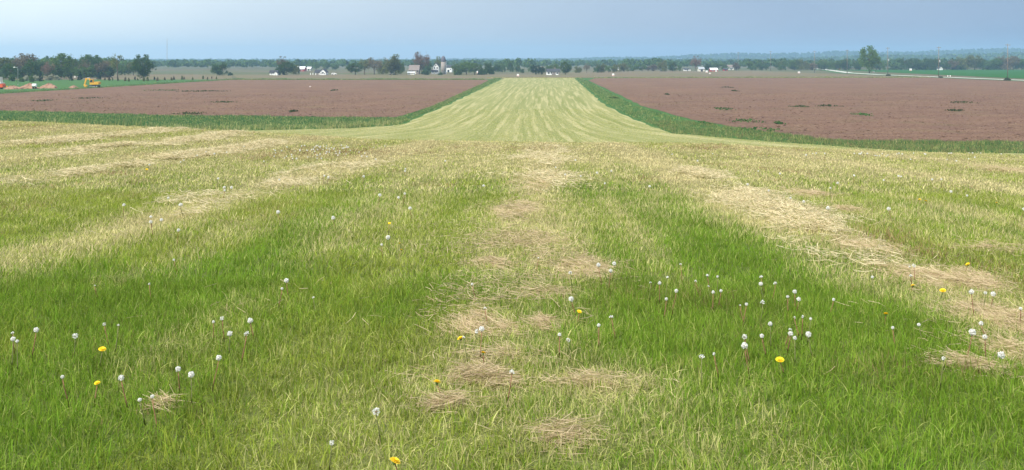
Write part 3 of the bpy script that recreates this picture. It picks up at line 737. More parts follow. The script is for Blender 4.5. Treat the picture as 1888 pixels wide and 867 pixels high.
house('garden_shed', 'small white shed with dark roof beside the dark tree clump', 504, 138.5, 14, 4.5, 4, 5, 'white_paint', 'roof_dark', 'shed', windows=[(-.5, .6, .6, .5)], doors=[(.3, .9, 1.1, 'cream_paint')])
house('garden_shed', 'small shed with a white gable end next to the white shed', 508, 138.9, 7, 4.2, 3.2, 3, 'white_paint', 'roof_dark', 'shed', gable_front=True, doors=[(0, .7, 1.0, 'cream_paint')])
house('machine_shed', 'long low farm shed with a bright white roof', 552, 131.5, 17, 4.0, 4.5, 12, 'barn_red', 'roof_white', 'barn', windows=[(-.5, .8, .9, .6), (.5, .8, .9, .6)], doors=[(0, 2, 1.7, 'roof_dark')])
house('machine_shed', 'small white roofed shed past the long farm shed', 569, 130, 7, 3.2, 3.2, 8, 'cream_paint', 'roof_white', 'shed', doors=[(0, 1.2, 1.6, 'roof_dark')])
house('cottage', 'white cottage with a gable end and dark window', 595, 138.3, 11, 5.5, 5.5, 9, 'white_paint', 'roof_dark', gable_front=True, windows=[(0, 1.0, 1.3, 1.0), (-.6, .6, .5, .7), (.6, .6, .5, .7)])
house('cottage_wing', 'dark roofed low wing behind the gabled cottage', 586, 137.6, 11, 4.0, 4.6, 6, 'roof_brown', 'roof_dark', windows=[(-.3, .6, .7, .6)], doors=[(.4, .8, 1.2, 'cream_paint')])
house('grey_barn', 'weathered barn with a tall grey brown roof', 763, 137, 18, 7.5, 9, 10, 'roof_brown', 'roof_brown', 'barn', windows=[(-.5, 1.4, .9, .9), (.75, 1.6, 1.0, 1.6)], doors=[(.2, 1.6, 2.2, 'cream_paint')])
house('garage', 'low white double garage in front of the grey barn', 757.5, 138, 12, 3.8, 1.4, 5, 'white_paint', 'roof_white', 'garage', doors=[(-.5, 1.7, 1.2, 'cream_paint'), (.5, 1.7, 1.2, 'cream_paint')])
house('farmhouse', 'tall white farmhouse with dark roof beside the silo', 803.5, 136.2, 10, 14, 6, 9, 'white_paint', 'roof_dark', gable_front=True, windows=[(-.5, 1.0, .9, 1.2), (.5, 1.0, .9, 1.2), (-.5, 3.7, .9, 1.2), (.5, 3.7, .9, 1.2), (0, 5.6, .7, .9)], doors=[(0, 1.0, 2.1, 'roof_dark')])
house('farmhouse_porch', 'low white wing at the foot of the tall farmhouse', 801, 136.3, 11, 4.5, 2.5, 3, 'white_paint', 'roof_dark', 'porch', windows=[(-.5, .9, .8, .9), (.5, .9, .8, .9)], doors=[(0, .9, 1.7, 'cream_paint')])
house('white_barn', 'bright white barn past the silo', 826, 133.2, 14, 9, 3.5, 9, 'white_paint', 'roof_dark', 'barn', doors=[(.1, 1.6, 2.0, 'glass_dark')], windows=[(-.6, 1.9, .8, .8), (.65, 1.9, .8, .8)])
house('ranch_house', 'low white ranch house with long dark roof between dark trees', 1020, 138.3, 24, 6.2, 4.8, 9, 'white_paint', 'roof_dark', windows=[(-.7, .8, 1.4, 1.0), (-.28, .8, 1.0, 1.2), (.62, .8, 1.3, 1.0)], doors=[(.08, 2.6, 2.0, 'roof_brown'), (.9, .8, 1.9, 'roof_brown')], chimney=.3)
house('white_cottage', 'white cottage in the tree row past the ranch house', 1130, 129.5, 8, 4.5, 3, 7, 'white_paint', 'roof_dark', windows=[(-.5, 1., 1., 1.1), (.5, 1., 1., 1.1)], doors=[(0, 1, 2, 'roof_dark')])
house('white_cottage', 'white gabled cottage partly behind an olive tree', 1141, 129.5, 7, 4.2, 3.5, 7, 'white_paint', 'roof_brown', gable_front=True, windows=[(0, 1.2, 1.1, 1.2)])
house('white_cottage', 'tiny white cottage beside the bare reddish tree', 1264, 130.8, 5, 2.6, 2, 5, 'white_paint', 'roof_dark', windows=[(0, .7, .8, .7)])
house('white_cottage', 'second tiny white cottage near the bare reddish tree', 1271, 130.8, 4.5, 2.4, 2.2, 5, 'white_paint', 'roof_dark', gable_front=True, windows=[(0, .6, .8, .7)])
house('grey_shed', 'pale grey shed with a light roof by the bare tree', 1294, 131.8, 10, 4.5, 3.5, 8, 'cream_paint', 'steel', 'shed', doors=[(0, 2.0, 1.9, 'roof_dark')])
house('red_barn', 'red barn with a white roof beside the tree row', 1317, 132, 13, 3.2, 3.2, 8, 'barn_red', 'roof_white', 'barn', doors=[(.5, 1.6, 1.4, 'white_paint')], windows=[(-.4, .5, .8, .6)])
house('small_red_barn', 'small dark red shed past the red barn', 1338, 130.7, 7, 2.6, 2, 5, 'barn_red', 'roof_dark', 'shed', doors=[(0, 1.2, 1.2, 'roof_dark')])
house('pale_house', 'pale two storey house among the far trees', 1346, 129, 14, 5.5, 3.5, 9, 'cream_paint', 'roof_brown', windows=[(-.6, 1, 1.1, 1.2), (0, 1, 1.1, 1.2), (.6, 1, 1.1, 1.2)], doors=[(.3, 1, 2, 'roof_dark')])
house('roadside_house', 'white house end among trees behind the crop field', 1735, 129.3, 6, 3.4, 3, 6, 'white_paint', 'roof_dark', gable_front=True, windows=[(0, .8, .9, .9)])
house('white_roof_shed', 'small shed with white roof near the broken tree', 214, 133.3, 8.5, 3.2, 4.5, 6, 'roof_dark', 'roof_white', 'shed', doors=[(0, 1.0, 1.2, 'rubber')])
house('dark_house', 'low dark house in the shade of the wood', 138, 143.3, 26, 5, 4, 8, 'roof_brown', 'roof_dark', windows=[(-.6, .7, .8, .7), (.5, .7, .8, .7)], doors=[(0, .9, 1.4, 'cream_paint')])

x, y = gp(817, 136.8); k = y / F0
o = empty('silo', (x, y + 2, -.09)); tag(o, 'tan block silo with a dark domed cap', 'silo')
rS = 4.4 * k
MB().lathe([(rS, 0), (rS, 24 * k)], 20).build('body', M['silo_block'], o, True)
for q in range(9):
    MB().lathe([(rS + .03, 0), (rS + .06, .03), (rS + .06, .1), (rS + .03, .13)], 20, (0, 0, 1.0 + q * .95)).build('hoop', M['steel'], o)
MB().lathe([(rS + .12, 24 * k - .3), (rS + .15, 24 * k + .1), (rS * .97, 24 * k + 1.6), (rS * .75, 24 * k + 2.8), (rS * .4, 24 * k + 3.5), (.1, 24 * k + 3.8)], 20).build('dome', M['silo_dome'], o, True)
MB().box(rS - .05, rS + .5, -.4, .4, .3, 24 * k).build('chute', M['steel'], o)

# ------------------------------------------------------------------ utility poles along the road, lamp, mast, markers
def pole(y, X, h, label, transformer=False):
    o = empty('utility_pole', (X, y, -.05)); tag(o, label, 'pole', 'utility poles along the road')
    MB().tube([(0, 0, -.05), (0, 0, h)], [.21, .13], 8).build('post', M['pole_wood'], o, True)
    ca = MB().box(-1.25, 1.25, -.22, -.12, h - .75, h - .58).build('crossarm', M['pole_wood'], o)
    for q in (-1.1, -.5, .5, 1.1):
        MB().lathe([(.05, 0), (.09, .08), (.05, .25)], 8, (q, -.17, h - .58)).build('insulator', M['steel'], ca)
    MB().tube([(-.7, -.17, h - .66), (0, -.2, h - 1.5)], [.03, .03], 4).tube([(.7, -.17, h - .66), (0, -.2, h - 1.5)], [.03, .03], 4).build('brace', M['steel'], o)
    MB().box(-1.0, 1.0, -.22, -.12, h - 7.3, h - 7.15).build('crossarm', M['pole_wood'], o)
    if transformer:
        MB().lathe([(.3, 0), (.34, .1), (.34, 1.1), (.25, 1.25)], 10, (.62, 0, h - 9.0)).build('transformer', M['steel'], o, True)
    return o
for y, h, lb, tr in [(501, 17.8, 'tall utility pole by the concrete road with a leafy base', False), (582, 17.6, 'tall utility pole by the road carrying a transformer drum', True),
                     (661, 18.2, 'utility pole between the transformer pole and the lone roadside tree', True), (741, 17.5, 'utility pole just past the lone roadside tree', False),
                     (821, 17.5, 'utility pole beside the tilled field where the road bends', False), (960, 18.5, 'far utility pole near the wooded slope', False), (1098, 19, 'farthest utility pole close to the pale house', False)]:
    pole(y, 241, h, lb, tr)
tree(1857, 142.5, 148.4, 12, 'bush', 'weed_dark', 'dark weedy bush round the foot of a utility pole', 'bush', None, 'weedy_bush')
tree(1734, 140.5, 143.4, 8, 'bush', 'weed_dark', 'small weedy bush by the transformer pole', 'bush', None, 'weedy_bush')
tree(1638, 136.6, 140, 9, 'bush', 'weed_dark', 'low weedy bush in the road verge', 'bush', None, 'weedy_bush')

x, y = gp(33, 157)
o = empty('street_lamp', (x, y, -.09)); tag(o, 'grey street lamp with a short arm and white head', 'lamp')
MB().tube([(0, 0, 0), (0, 0, 6.6), (-.2, 0, 6.9), (-1.1, 0, 7.0)], [.10, .07, .06, .05], 8).build('post', M['steel'], o, True)
MB().lathe([(.06, .22), (.34, .12), (.42, 0), (.3, -.1)], 12, (-1.35, 0, 6.95)).build('lamp_head', M['white_paint'], o, True)
MB().lathe([(.14, 0), (.14, .5)], 8).build('base', M['steel'], o)

y = 1500.; x = (308 - CX) / F0 * y; hM = (HOR - 72) / F0 * y + CAMZ
o = empty('radio_mast', (x, y, -.09)); tag(o, 'tall thin lattice radio mast above the far woods', 'mast')
b = MB()
for a in (0, 2.094, 4.189): b.tube([(.55 * math.cos(a), .55 * math.sin(a), 0), (.55 * math.cos(a), .55 * math.sin(a), hM)], [.10, .10], 5)
b.build('leg_lattice', M['steel'], o)
b = MB(); z = 0.; q = 0
while z < hM - 2:
    for a in (0, 2.094, 4.189):
        a2 = a + (2.094 if q % 2 else -2.094); b.tube([(.55 * math.cos(a), .55 * math.sin(a), z), (.55 * math.cos(a2), .55 * math.sin(a2), z + 1.6)], [.05, .05], 4)
    z += 1.6; q += 1
b.build('bracing', M['steel'], o)
MB().tube([(0, 0, hM - .5), (0, 0, hM + 3)], [.06, .03], 5).build('antenna', M['steel'], o)

def marker(px, top, base, label, col='white_paint', wpx=4.0):
    x, y = gp(px, base); k = y / F0; h = (base - top) * k
    o = empty('field_marker', (x, y, -.06)); tag(o, label, 'marker')
    MB().tube([(0, .06, -.05), (0, .06, h * .95)], [.06, .05], 6).build('post', M['pole_wood'], o)
    w_ = wpx * k / 2
    MB().box(-w_, w_, -.04, .0, h * .45, h).build('board', M[col], o)
    MB().box(-w_ * .8, w_ * .8, -.05, -.042, h * .52, h * .62).build('stripe', M['orange_paint'], o)
marker(955, 136.5, 143.8, 'white marker board on a post at the far end of the mown strip')
marker(1130.5, 135.5, 143.5, 'white marker board on a post past the strip corner')
marker(1303, 130, 137, 'white marker board in front of the red barn')
marker(1309, 134.5, 138, 'small white marker stake beside the barn marker', wpx=3)
marker(1473, 132, 137.5, 'white marker board at the far edge of the tilled field')
marker(572, 158.8, 161.5, 'tiny pale marker stake in the tilled field', wpx=2.5)
marker(880, 131, 138.3, 'white post at the farmstead field edge', wpx=2.4)
marker(1610, 131.5, 135, 'white letterbox on a post by the lone roadside tree', wpx=4)
marker(1679, 126.5, 133.5, 'tall white sign panel in the bright crop field', wpx=4.5)
for px in (1747.5, 1752): marker(px, 139, 143.2, 'white reflector stake on the road verge', wpx=1.6)
for o in list(COL.objects):
    if o.get('label') == 'white reflector stake on the road verge': o['group'] = 'reflector stakes'
for px in (572.5, 577, 582):
    x, y = gp(px, 138.2); o = empty('gate_post', (x, y, -.09)); tag(o, 'white gate post beside the gabled cottage', 'post', 'white gate posts')
    MB().box(-.22, .22, -.22, .22, 0, 1.15).build('shaft', M['white_paint'], o); MB().box(-.3, .3, -.3, .3, 1.153, 1.3).build('cap', M['white_paint'], o)

# vehicles ---------------------------------------------------------------
def vehicle(px, base, Lm, hgt, mat, label, name, cat, rot=0., van=False):
    x, y = gp(px, base); o = empty(name, (x, y, -.05), rot); tag(o, label, cat)
    L = Lm / 2; r = .33
    if van: prof = [(-L, .4), (L, .4), (L, 1.0), (L * .82, 1.15), (L * .6, hgt), (-L * .97, hgt), (-L, 1.2)]
    else: prof = [(-L, .4), (L, .4), (L, .85), (L * .5, .95), (L * .22, hgt), (-L * .6, hgt), (-L * .88, .98), (-L, .9)]
    MB().prism(prof, -.85, .85).build('body', M[mat], o)
    for xx in (-L * .62, L * .62):
        for yy_ in (-.86, .72):
            wh = MB(); n = 14
            wh.add([(xx + r * math.cos(a * 2 * math.pi / n), yy_ + e, r + r * math.sin(a * 2 * math.pi / n)) for e in (0, .16) for a in range(n)],
                   [tuple(range(n))[::-1], tuple(range(n, 2 * n))] + [(a, (a + 1) % n, (a + 1) % n + n, a + n) for a in range(n)])
            wh.build('wheel', M['rubber'], o)
    if van:
        MB().box(L * .5, L * .62, -.862, .862, 1.15, hgt - .15).build('window', M['glass_dark'], o)
    else:
        MB().prism([(-L * .55, 1.0), (L * .3, 1.0), (L * .18, hgt - .08), (-L * .52, hgt - .08)], -.856, .856).build('window', M['glass_dark'], o)
    MB().box(L - .03, L + .02, -.7, -.4, .65, .8).build('headlight', M['white_paint'], o)
    MB().box(L - .03, L + .02, .4, .7, .65, .8).build('headlight', M['white_paint'], o)
vehicle(616, 138.2, 3.6, 1.45, 'white_paint', 'small white car parked past the gabled cottage', 'parked_car', 'car')
vehicle(1548, 129.2, 5.2, 1.9, 'barn_red', 'red van on the far stretch of the concrete road', 'red_van', 'van', R(70), True)

x, y = gp(166, 161.5); ex, ey = x, y
o = empty('excavator', (x, y, -.06)); tag(o, 'yellow excavator with raised boom digging on the grass', 'excavator')
for sy in (-1.15, .55):
    tr = MB().prism([(-.1, .22), (.2, 0), (3.0, 0), (3.3, .3), (3.2, .75), (2.9, .9), (.3, .9), (0, .7)], sy, sy + .6).build('track', M['rubber'], o)
    for q in (.5, 1.2, 1.9, 2.7): MB().add(*[[(q + .25 * math.cos(a * .785), sy - .03 + e, .42 + .25 * math.sin(a * .785)) for e in (0, .66) for a in range(8)], [tuple(range(8))[::-1], tuple(range(8, 16))] + [(a, (a + 1) % 8, (a + 1) % 8 + 8, a + 8) for a in range(8)]]).build('roller', M['steel'], tr)
MB().lathe([(.8, .9), (.8, 1.1)], 14, (1.5, 0, 0)).build('turntable', M['rubber'], o)
MB().prism([(.3, 1.1), (3.1, 1.1), (3.3, 1.4), (3.25, 2.0), (2.9, 2.15), (1.9, 2.1), (1.7, 1.7), (.3, 1.6)], -1.1, 1.1).build('body', M['digger_yellow'], o)
MB().box(2.75, 3.42, -1.13, 1.13, 1.16, 1.9).build('counterweight', M['digger_yellow'], o)
cb = MB().prism([(.25, 1.62), (1.45, 1.62), (1.45, 2.95), (.55, 2.95), (.25, 2.4)], -1.08, -.1).build('cab', M['digger_yellow'], o)
MB().prism([(.36, 1.9), (1.3, 1.9), (1.3, 2.8), (.62, 2.8), (.36, 2.4)], -1.11, -1.082).build('window', M['glass_dark'], cb)
MB().prism([(.6, 1.2), (.95, 1.5), (-.2, 3.35), (-1.5, 3.15), (-1.45, 2.85), (-.45, 2.95)], .1, .5).build('boom', M['digger_yellow'], o)
MB().prism([(-1.1, 3.3), (-1.7, 3.4), (-2.2, 1.1), (-1.85, 1.05)], .14, .46).build('stick', M['digger_yellow'], o)
MB().prism([(-2.3, 1.15), (-1.8, 1.1), (-1.15, .75), (-1.2, .25), (-1.7, .1), (-2.05, .5)], -.2, .8).build('bucket', M['digger_yellow'], o)
MB().tube([(.3, .3, 1.5), (-.35, .3, 2.8)], [.08, .06], 6).build('hydraulic_ram', M['steel'], o)
MB().tube([(-.3, .3, 3.42), (-1.2, .3, 3.45)], [.07, .06], 6).build('hydraulic_ram', M['steel'], o)

def lathe_blob(c, rx, ry, h, seed):
    g = np.random.default_rng(seed); n, m_ = 28, 9; vs = []; fs = []
    for i in range(m_):
        t_ = i / (m_ - 1)
        for k in range(n):
            a = 2 * math.pi * k / n; rr = 1 - t_ * .97
            jx = 1 + .18 * math.sin(3 * a + seed) + .08 * g.normal()
            vs.append((c[0] + rx * rr * jx * math.cos(a), c[1] + ry * rr * jx * math.sin(a), h * (1 - rr ** 1.5) * (1 + .12 * g.normal()) - (.1 if i == 0 else 0)))
    for i in range(m_ - 1):
        for k in range(n): fs.append((i*n+k, i*n+(k+1) % n, (i+1)*n+(k+1) % n, (i+1)*n+k))
    fs.append(tuple(range((m_-1)*n, m_*n)))
    return MB().add(vs, fs)
for i, (px, bs, wpx, hpx, lb) in enumerate([(50, 163.5, 36, 9, 'reddish spoil heap beside the white drum'), (86, 163, 34, 9, 'long reddish dirt heap between drum and excavator'), (131, 163, 18, 5, 'small low dirt heap near the excavator bucket'), (18, 164.5, 34, 6, 'sandy spoil heap behind the yellow barriers')]):
    x, y = gp(px, bs); k = y / F0
    o = lathe_blob((0, 0, 0), wpx * k / 2, 2.2, hpx * k, i + 3).build('dirt_heap', M['dirt'], None, False); o.location = (x, y + 2, -.05); tag(o, lb, 'dirt heap')
x, y = gp(66, 163.4)
o = empty('white_drum', (x, y - 1.0, -.05)); tag(o, 'white drum lying on a black cradle by the dirt heap', 'drum')
n = 16
MB().add([(e, .55 * math.cos(a * 2 * math.pi / n), 1.15 + .55 * math.sin(a * 2 * math.pi / n)) for e in (-.65, .65) for a in range(n)], [tuple(range(n)), tuple(range(n, 2 * n))[::-1]] + [(a, a + n, (a + 1) % n + n, (a + 1) % n) for a in range(n)]).build('barrel', M['white_paint'], o, False)
MB().box(-.5, -.35, -.5, .5, 0, .72).box(.35, .5, -.5, .5, 0, .72).box(-.35, .35, -.08, .08, .1, .3).build('cradle', M['rubber'], o)
for px in (11, 17, 23):
    x, y = gp(px, 163.2); o = empty('barrier', (x, y - 1.6, -.05)); tag(o, 'yellow site barrier in front of the sandy heap', 'barrier', 'yellow site barriers')
    MB().box(-.45, .45, -.03, .03, .55, .95).build('board', M['digger_yellow'], o)
    for q in (-.35, .35): MB().box(q - .04, q + .04, -.3, .3, 0, .08).box(q - .04, q + .04, -.09, -.034, .083, 1.0).build('leg', M['pole_wood'], o)
# red and white lorry that only just enters the picture
x, y = gp(-9, 164)
o = empty('red_lorry', (x, y, -.05)); tag(o, 'red lorry with pale cab end at the edge of the building site', 'lorry')
MB().box(-3.6, 1.9, -1.2, 1.2, .55, 1.9).build('load_bed', M['barn_red'], o)
MB().box(-3.7, 2.6, -1.25, 1.25, 1.903, 2.1).build('rail', M['white_paint'], o)
cb = MB().prism([(2.0, .55), (3.0, .55), (3.05, 1.5), (2.8, 1.85), (2.0, 1.88)], -1.1, 1.1).build('hood', M['orange_paint'], o)
MB().prism([(.9, 2.103), (2.2, 2.103), (2.0, 4.0), (.9, 4.0)], -1.0, 1.0).build('cab', M['cream_paint'], o)
for xx in (-2.6, 1.6):
    for yy_ in (-1.28, 1.0): MB().add([(xx + .55 * math.cos(a * math.pi / 8), yy_ + e, .55 + .55 * math.sin(a * math.pi / 8)) for e in (0, .28) for a in range(16)], [tuple(range(16))[::-1], tuple(range(16, 32))] + [(a, (a + 1) % 16, (a + 1) % 16 + 16, a + 16) for a in range(16)]).build('wheel', M['rubber'], o)

# ------------------------------------------------------------------ scattering (stuff only)
def scatter(name, pts, rot, scl, idx, attrs, protos, label, cat):
    me = bpy.data.meshes.new(name); me.vertices.add(len(pts)); me.vertices.foreach_set('co', np.asarray(pts, np.float32).ravel())
    def at(n, typ, arr, key='value'):
        a = me.attributes.new(n, typ, 'POINT'); a.data.foreach_set(key, np.asarray(arr).ravel())
    at('rot', 'FLOAT_VECTOR', np.asarray(rot, np.float32), 'vector'); at('scl', 'FLOAT_VECTOR', np.asarray(scl, np.float32), 'vector'); at('idx', 'INT', np.asarray(idx, np.int32))
    for n, a in attrs.items(): at(n, 'FLOAT', np.asarray(a, np.float32))
    o = link(bpy.data.objects.new(name, me))
    pc = bpy.data.collections.new(name + '_kinds')
    for i, m_ in enumerate(protos): pc.objects.link(bpy.data.objects.new('%s_tuft_%02d' % (name, i), m_))
    ng = bpy.data.node_groups.new(name, 'GeometryNodeTree')
    ng.interface.new_socket('Geometry', in_out='INPUT', socket_type='NodeSocketGeometry'); ng.interface.new_socket('Geometry', in_out='OUTPUT', socket_type='NodeSocketGeometry')
    i_ = ng.nodes.new('NodeGroupInput'); u_ = ng.nodes.new('NodeGroupOutput'); ip = ng.nodes.new('GeometryNodeInstanceOnPoints'); ci = ng.nodes.new('GeometryNodeCollectionInfo')
    ci.inputs['Collection'].default_value = pc; ci.inputs['Separate Children'].default_value = True; ci.inputs['Reset Children'].default_value = True
    ip.inputs['Pick Instance'].default_value = True
    def na(n, typ):
        a = ng.nodes.new('GeometryNodeInputNamedAttribute'); a.data_type = typ; a.inputs['Name'].default_value = n; return a.outputs['Attribute']
    L = ng.links.new
    L(i_.outputs[0], ip.inputs['Points']); L(ci.outputs[0], ip.inputs['Instance']); L(na('idx', 'INT'), ip.inputs['Instance Index'])
    er = ng.nodes.new('FunctionNodeEulerToRotation'); L(na('rot', 'FLOAT_VECTOR'), er.inputs[0]); L(er.outputs[0], ip.inputs['Rotation'])
    L(na('scl', 'FLOAT_VECTOR'), ip.inputs['Scale']); L(ip.outputs[0], u_.inputs[0])
    o.modifiers.new('scatter', 'NODES').node_group = ng
    tag(o, label, cat, kind='stuff'); return o

def blades(n, rad, h0, h1, wd, bend, seed, seg=3, lie=0., mat='grass_blades'):
    """tuft of n tapered curved blades"""
    g = np.random.default_rng(seed)
    a = g.uniform(0, 2 * math.pi, n); rr = rad * np.sqrt(g.uniform(0, 1, n)); bx = rr * np.cos(a); by = rr * np.sin(a)
    h = g.uniform(h0, h1, n); dz = g.uniform(0, 2 * math.pi, n); bd = np.abs(g.normal(0, bend, n)) + lie
    w_ = wd * g.uniform(.6, 1.2, n); tw = g.uniform(0, math.pi, n)
    V = []; F = []; r = g.uniform(0, 1, n); ra = []; ha = []
    t_ = np.linspace(0, 1, seg + 1)
    for k in range(n):
        dx, dy = math.cos(dz[k]), math.sin(dz[k]); wx, wy = math.cos(tw[k]), math.sin(tw[k])
        b0 = len(V); lean = bd[k]
        for j, tt in enumerate(t_):
            ang = lean * (.35 + .9 * tt); s = h[k] * tt
            x = bx[k] + dx * s * math.sin(min(ang, 1.5)); y = by[k] + dy * s * math.sin(min(ang, 1.5)); z = s * math.cos(min(ang, 1.45)) - .006
            ww = w_[k] * (1 - .85 * tt ** 1.6) / 2
            V += [(x - wx * ww, y - wy * ww, z), (x + wx * ww, y + wy * ww, z)]; ra += [r[k]] * 2; ha += [tt] * 2
            if j: q = b0 + 2 * j; F.append((q - 2, q - 1, q + 1, q))
    return np_mesh('tuft', V, F, M[mat], False, dict(r=ra, h=ha))

def jitter_grid(y0, y1, cell, margin=2.5, kx=.5):
    ys = np.arange(y0, y1, cell); out = []
    for yv in ys:
        hx = kx * yv + margin; xs = np.arange(-hx, hx, cell)
        out.append(np.stack([xs + rng.uniform(-.6, .6, len(xs)) * cell, yv + rng.uniform(-.6, .6, len(xs)) * cell], -1))
    return np.concatenate(out)

protos = []
for s in range(8): protos.append(blades(26, .085, .045, .105, .0052, .42, 200 + s))               # 0-7 near
for s in range(3): protos.append(blades(18, .09, .05, .12, .0050, .3, 230 + s, 3, .9))            # 8-10 combed over, clippings
for s in range(6): protos.append(blades(20, .12, .05, .105, .0085, .45, 250 + s))                  # 11-16 mid
for s in range(5): protos.append(blades(16, .18, .05, .10, .016, .5, 280 + s, 2))                  # 17-21
for s in range(5): protos.append(blades(14, .28, .05, .10, .028, .5, 300 + s, 2))                  # 22-26
for s in range(3): protos.append(blades(9, .10, .10, .19, .0045, .35, 330 + s, 4))                 # 27-29 longer stems
AP = []; AI = []; AS = []
for (y0, y1, cell, ids) in [(2.6, 9., .068, list(range(8)) + [8, 9, 10]), (9., 18., .11, list(range(11, 17)) + [9]), (18., 31., .18, range(17, 22)), (31., 54., .27, range(22, 27))]:
    p = jitter_grid(y0, y1, cell); n = len(p)
    AP.append(p); AI.append(rng.choice(list(ids), n)); AS.append(rng.uniform(.75, 1.3, n))
for s in range(4): protos.append(blades(16, .62, .05, .11, .055, .6, 340 + s, 2))                  # 30-33 strip
q = np.stack([rng.uniform(-60, 45, 26000), 92 + 110 * rng.uniform(0, 1, 26000) ** 1.2], -1)
q = q[(q[:, 0] > np.interp(q[:, 1], *zip(*EL)) + .5) & (q[:, 0] < np.interp(q[:, 1], *zip(*ER)) - .5)]
AP.append(q); AI.append(rng.choice([30, 31, 32, 33], len(q))); AS.append(rng.uniform(.7, 1.2, len(q)))
p = jitter_grid(2.6, 16, .30); AP.append(p); AI.append(rng.choice([27, 28, 29], len(p))); AS.append(rng.uniform(.6, 1.15, len(p)))
p = np.concatenate(AP); ids = np.concatenate(AI); sc_ = np.concatenate(AS); n = len(p)
dry, lush, brn, u = cover(p[:, 0], p[:, 1])
hs_ = .74 + .24 * lush + .35 * (fbm(p[:, 0] * .8, p[:, 1] * .8, 91) - .5) - .25 * dry
farp = p[:, 1] > 80; dry = np.where(farp, np.clip(.55 + .5 * (vnoise(p[:, 0] * .9, p[:, 1] * .03, 7) - .5) + rng.normal(0, .1, n), 0, 1), dry); lush = np.where(farp, .2, lush)
scl = np.stack([sc_, sc_, sc_ * hs_], -1)
rot = np.stack([rng.normal(0, .12, n), rng.normal(0, .12, n), rng.uniform(0, 6.28, n)], -1)
scatter('mown_grass', np.stack([p[:, 0], p[:, 1], H(p[:, 0], p[:, 1])], -1), rot, scl, ids,
        dict(dry=dry, lush=lush, brn=brn, tone=np.clip(.5 + .8 * (fbm(p[:, 0] * 2.1, p[:, 1] * 2.1, 95) - .5) + rng.normal(0, .12, n), 0, 1)), protos,
        'short mown grass covering the foreground slope', 'grass')

# longer, ungrazed grass on the verges and field margins
tall = [blades(22, .55, .30, .75, .040, .4, 400 + s, 3, 0., 'verge_blades') for s in range(6)] + [blades(26, .7, .15, .40, .05, .5, 420 + s, 2, 0., 'verge_blades') for s in range(4)]
tp = []; ti = []; ts = []; td = []; tl = []; tb = []
def band(poly_fn, n, ids, s0, s1, dry_, lush_, brn_):
    q = poly_fn(n); tp.append(q); ti.append(rng.choice(ids, len(q))); ts.append(rng.uniform(s0, s1, len(q)))
    td.append(np.clip(rng.normal(dry_, .12, len(q)), 0, 1)); tl.append(np.clip(rng.normal(lush_, .15, len(q)), 0, 1)); tb.append(np.clip(rng.normal(brn_, .08, len(q)), 0, 1))
def alongx(xa, xb, lo, hi):
    """scatter between two lines y = lo(x) and y = hi(x)"""
    def f(n):
        x = rng.uniform(xa, xb, n); y = lo(x) + rng.uniform(0, 1, n) * (hi(x) - lo(x)); return np.stack([x, y], -1)
    return f
def alongy(ya, yb, lo, hi):
    def f(n):
        y = rng.uniform(ya, yb, n); x = lo(y) + rng.uniform(0, 1, n) * (hi(y) - lo(y)); return np.stack([x, y], -1)
    return f
I = lambda xs, ys: (lambda v: np.interp(v, xs, ys))
left_lo = I([-130, -46, -37, -23, -17], [137, 138.5, 139.5, 145.5, 152]); left_hi = I([-152, -105, -60, -20], [213, 199, 178, 170.5])
band(alongx(-130, -17, lambda x: left_lo(x) + 6, left_hi), 9000, list(range(6, 10)), .8, 1.2, .12, .75, .0)      # smooth green band
band(alongx(-130, -17, left_lo, lambda x: left_lo(x) + 9), 3600, list(range(0, 6)), .6, 1.25, .30, .55, .06)     # rough near edge
band(alongx(-125, -52, left_lo, lambda x: left_lo(x) + 12), 2600, list(range(0, 6)), 1.1, 1.9, .16, .75, .05)    # taller clumps
band(alongy(160, 560, lambda y: np.interp(y, [160, 215, 564], [-19.3, -16.5, -9.5]), lambda y: np.interp(y, [160, 215, 564], [-16.9, -14.6, -5.2])), 4200, list(range(0, 10)), .35, .75, .15, .75, .02)
band(alongy(135, 560, lambda y: np.interp(y, [135, 167, 226, 564], [21.5, 20.4, 21., 35]), lambda y: np.interp(y, [135, 167, 217, 470, 564], [32, 27.5, 25.8, 34.5, 37])), 5200, list(range(0, 10)), .35, .75, .15, .75, .02)
right_lo = I([21, 24, 28.4, 36, 42, 60, 130], [134, 128, 121, 106, 98, 94, 88]); right_hi = I([21, 28, 34, 36.5, 43, 60, 230], [165, 160, 136, 119.5, 116.5, 114.6, 111.6])
band(alongx(21, 120, lambda x: np.minimum(right_lo(x), right_hi(x) - .5), lambda x: right_hi(x)), 9500, list(range(0, 10)), .4, .8, .10, .5, .25)
band(alongx(34, 120, lambda x: right_hi(x) - 2.5, right_hi), 2600, list(range(0, 6)), .4, .8, .08, .7, .2)
band(alongx(-140, -14, lambda x: 512 + 0 * x, lambda x: 519 + 0 * x), 3000, list(range(0, 10)), .8, 1.4, .15, .75, .05)
band(alongx(45, 236, lambda x: 562 + (x - 45) * .09, lambda x: 570 + (x - 45) * .09), 2600, list(range(0, 10)), .8, 1.4, .25, .55, .25)
band(alongy(190, 520, lambda y: np.interp(y, [190, 300, 420, 520], [-156, -151, -147, -143]), lambda y: np.interp(y, [190, 300, 420, 520], [-152, -147, -143, -140])), 2600, list(range(0, 10)), .6, 1.1, .1, .85, .0)
band(alongx(-14, 38, lambda x: 563 + 0 * x, lambda x: 572 + 0 * x), 900, list(range(0, 10)), .6, 1.0, .5, .3, .4)
p = np.concatenate(tp); s_ = np.concatenate(ts); n = len(p)
scl = np.stack([s_, s_, s_ * (.25 + 1.5 * fbm(p[:, 0] * .22, p[:, 1] * .35, 131) ** 1.3)], -1)
rot = np.stack([rng.normal(0, .1, n), rng.normal(0, .1, n), rng.uniform(0, 6.28, n)], -1)
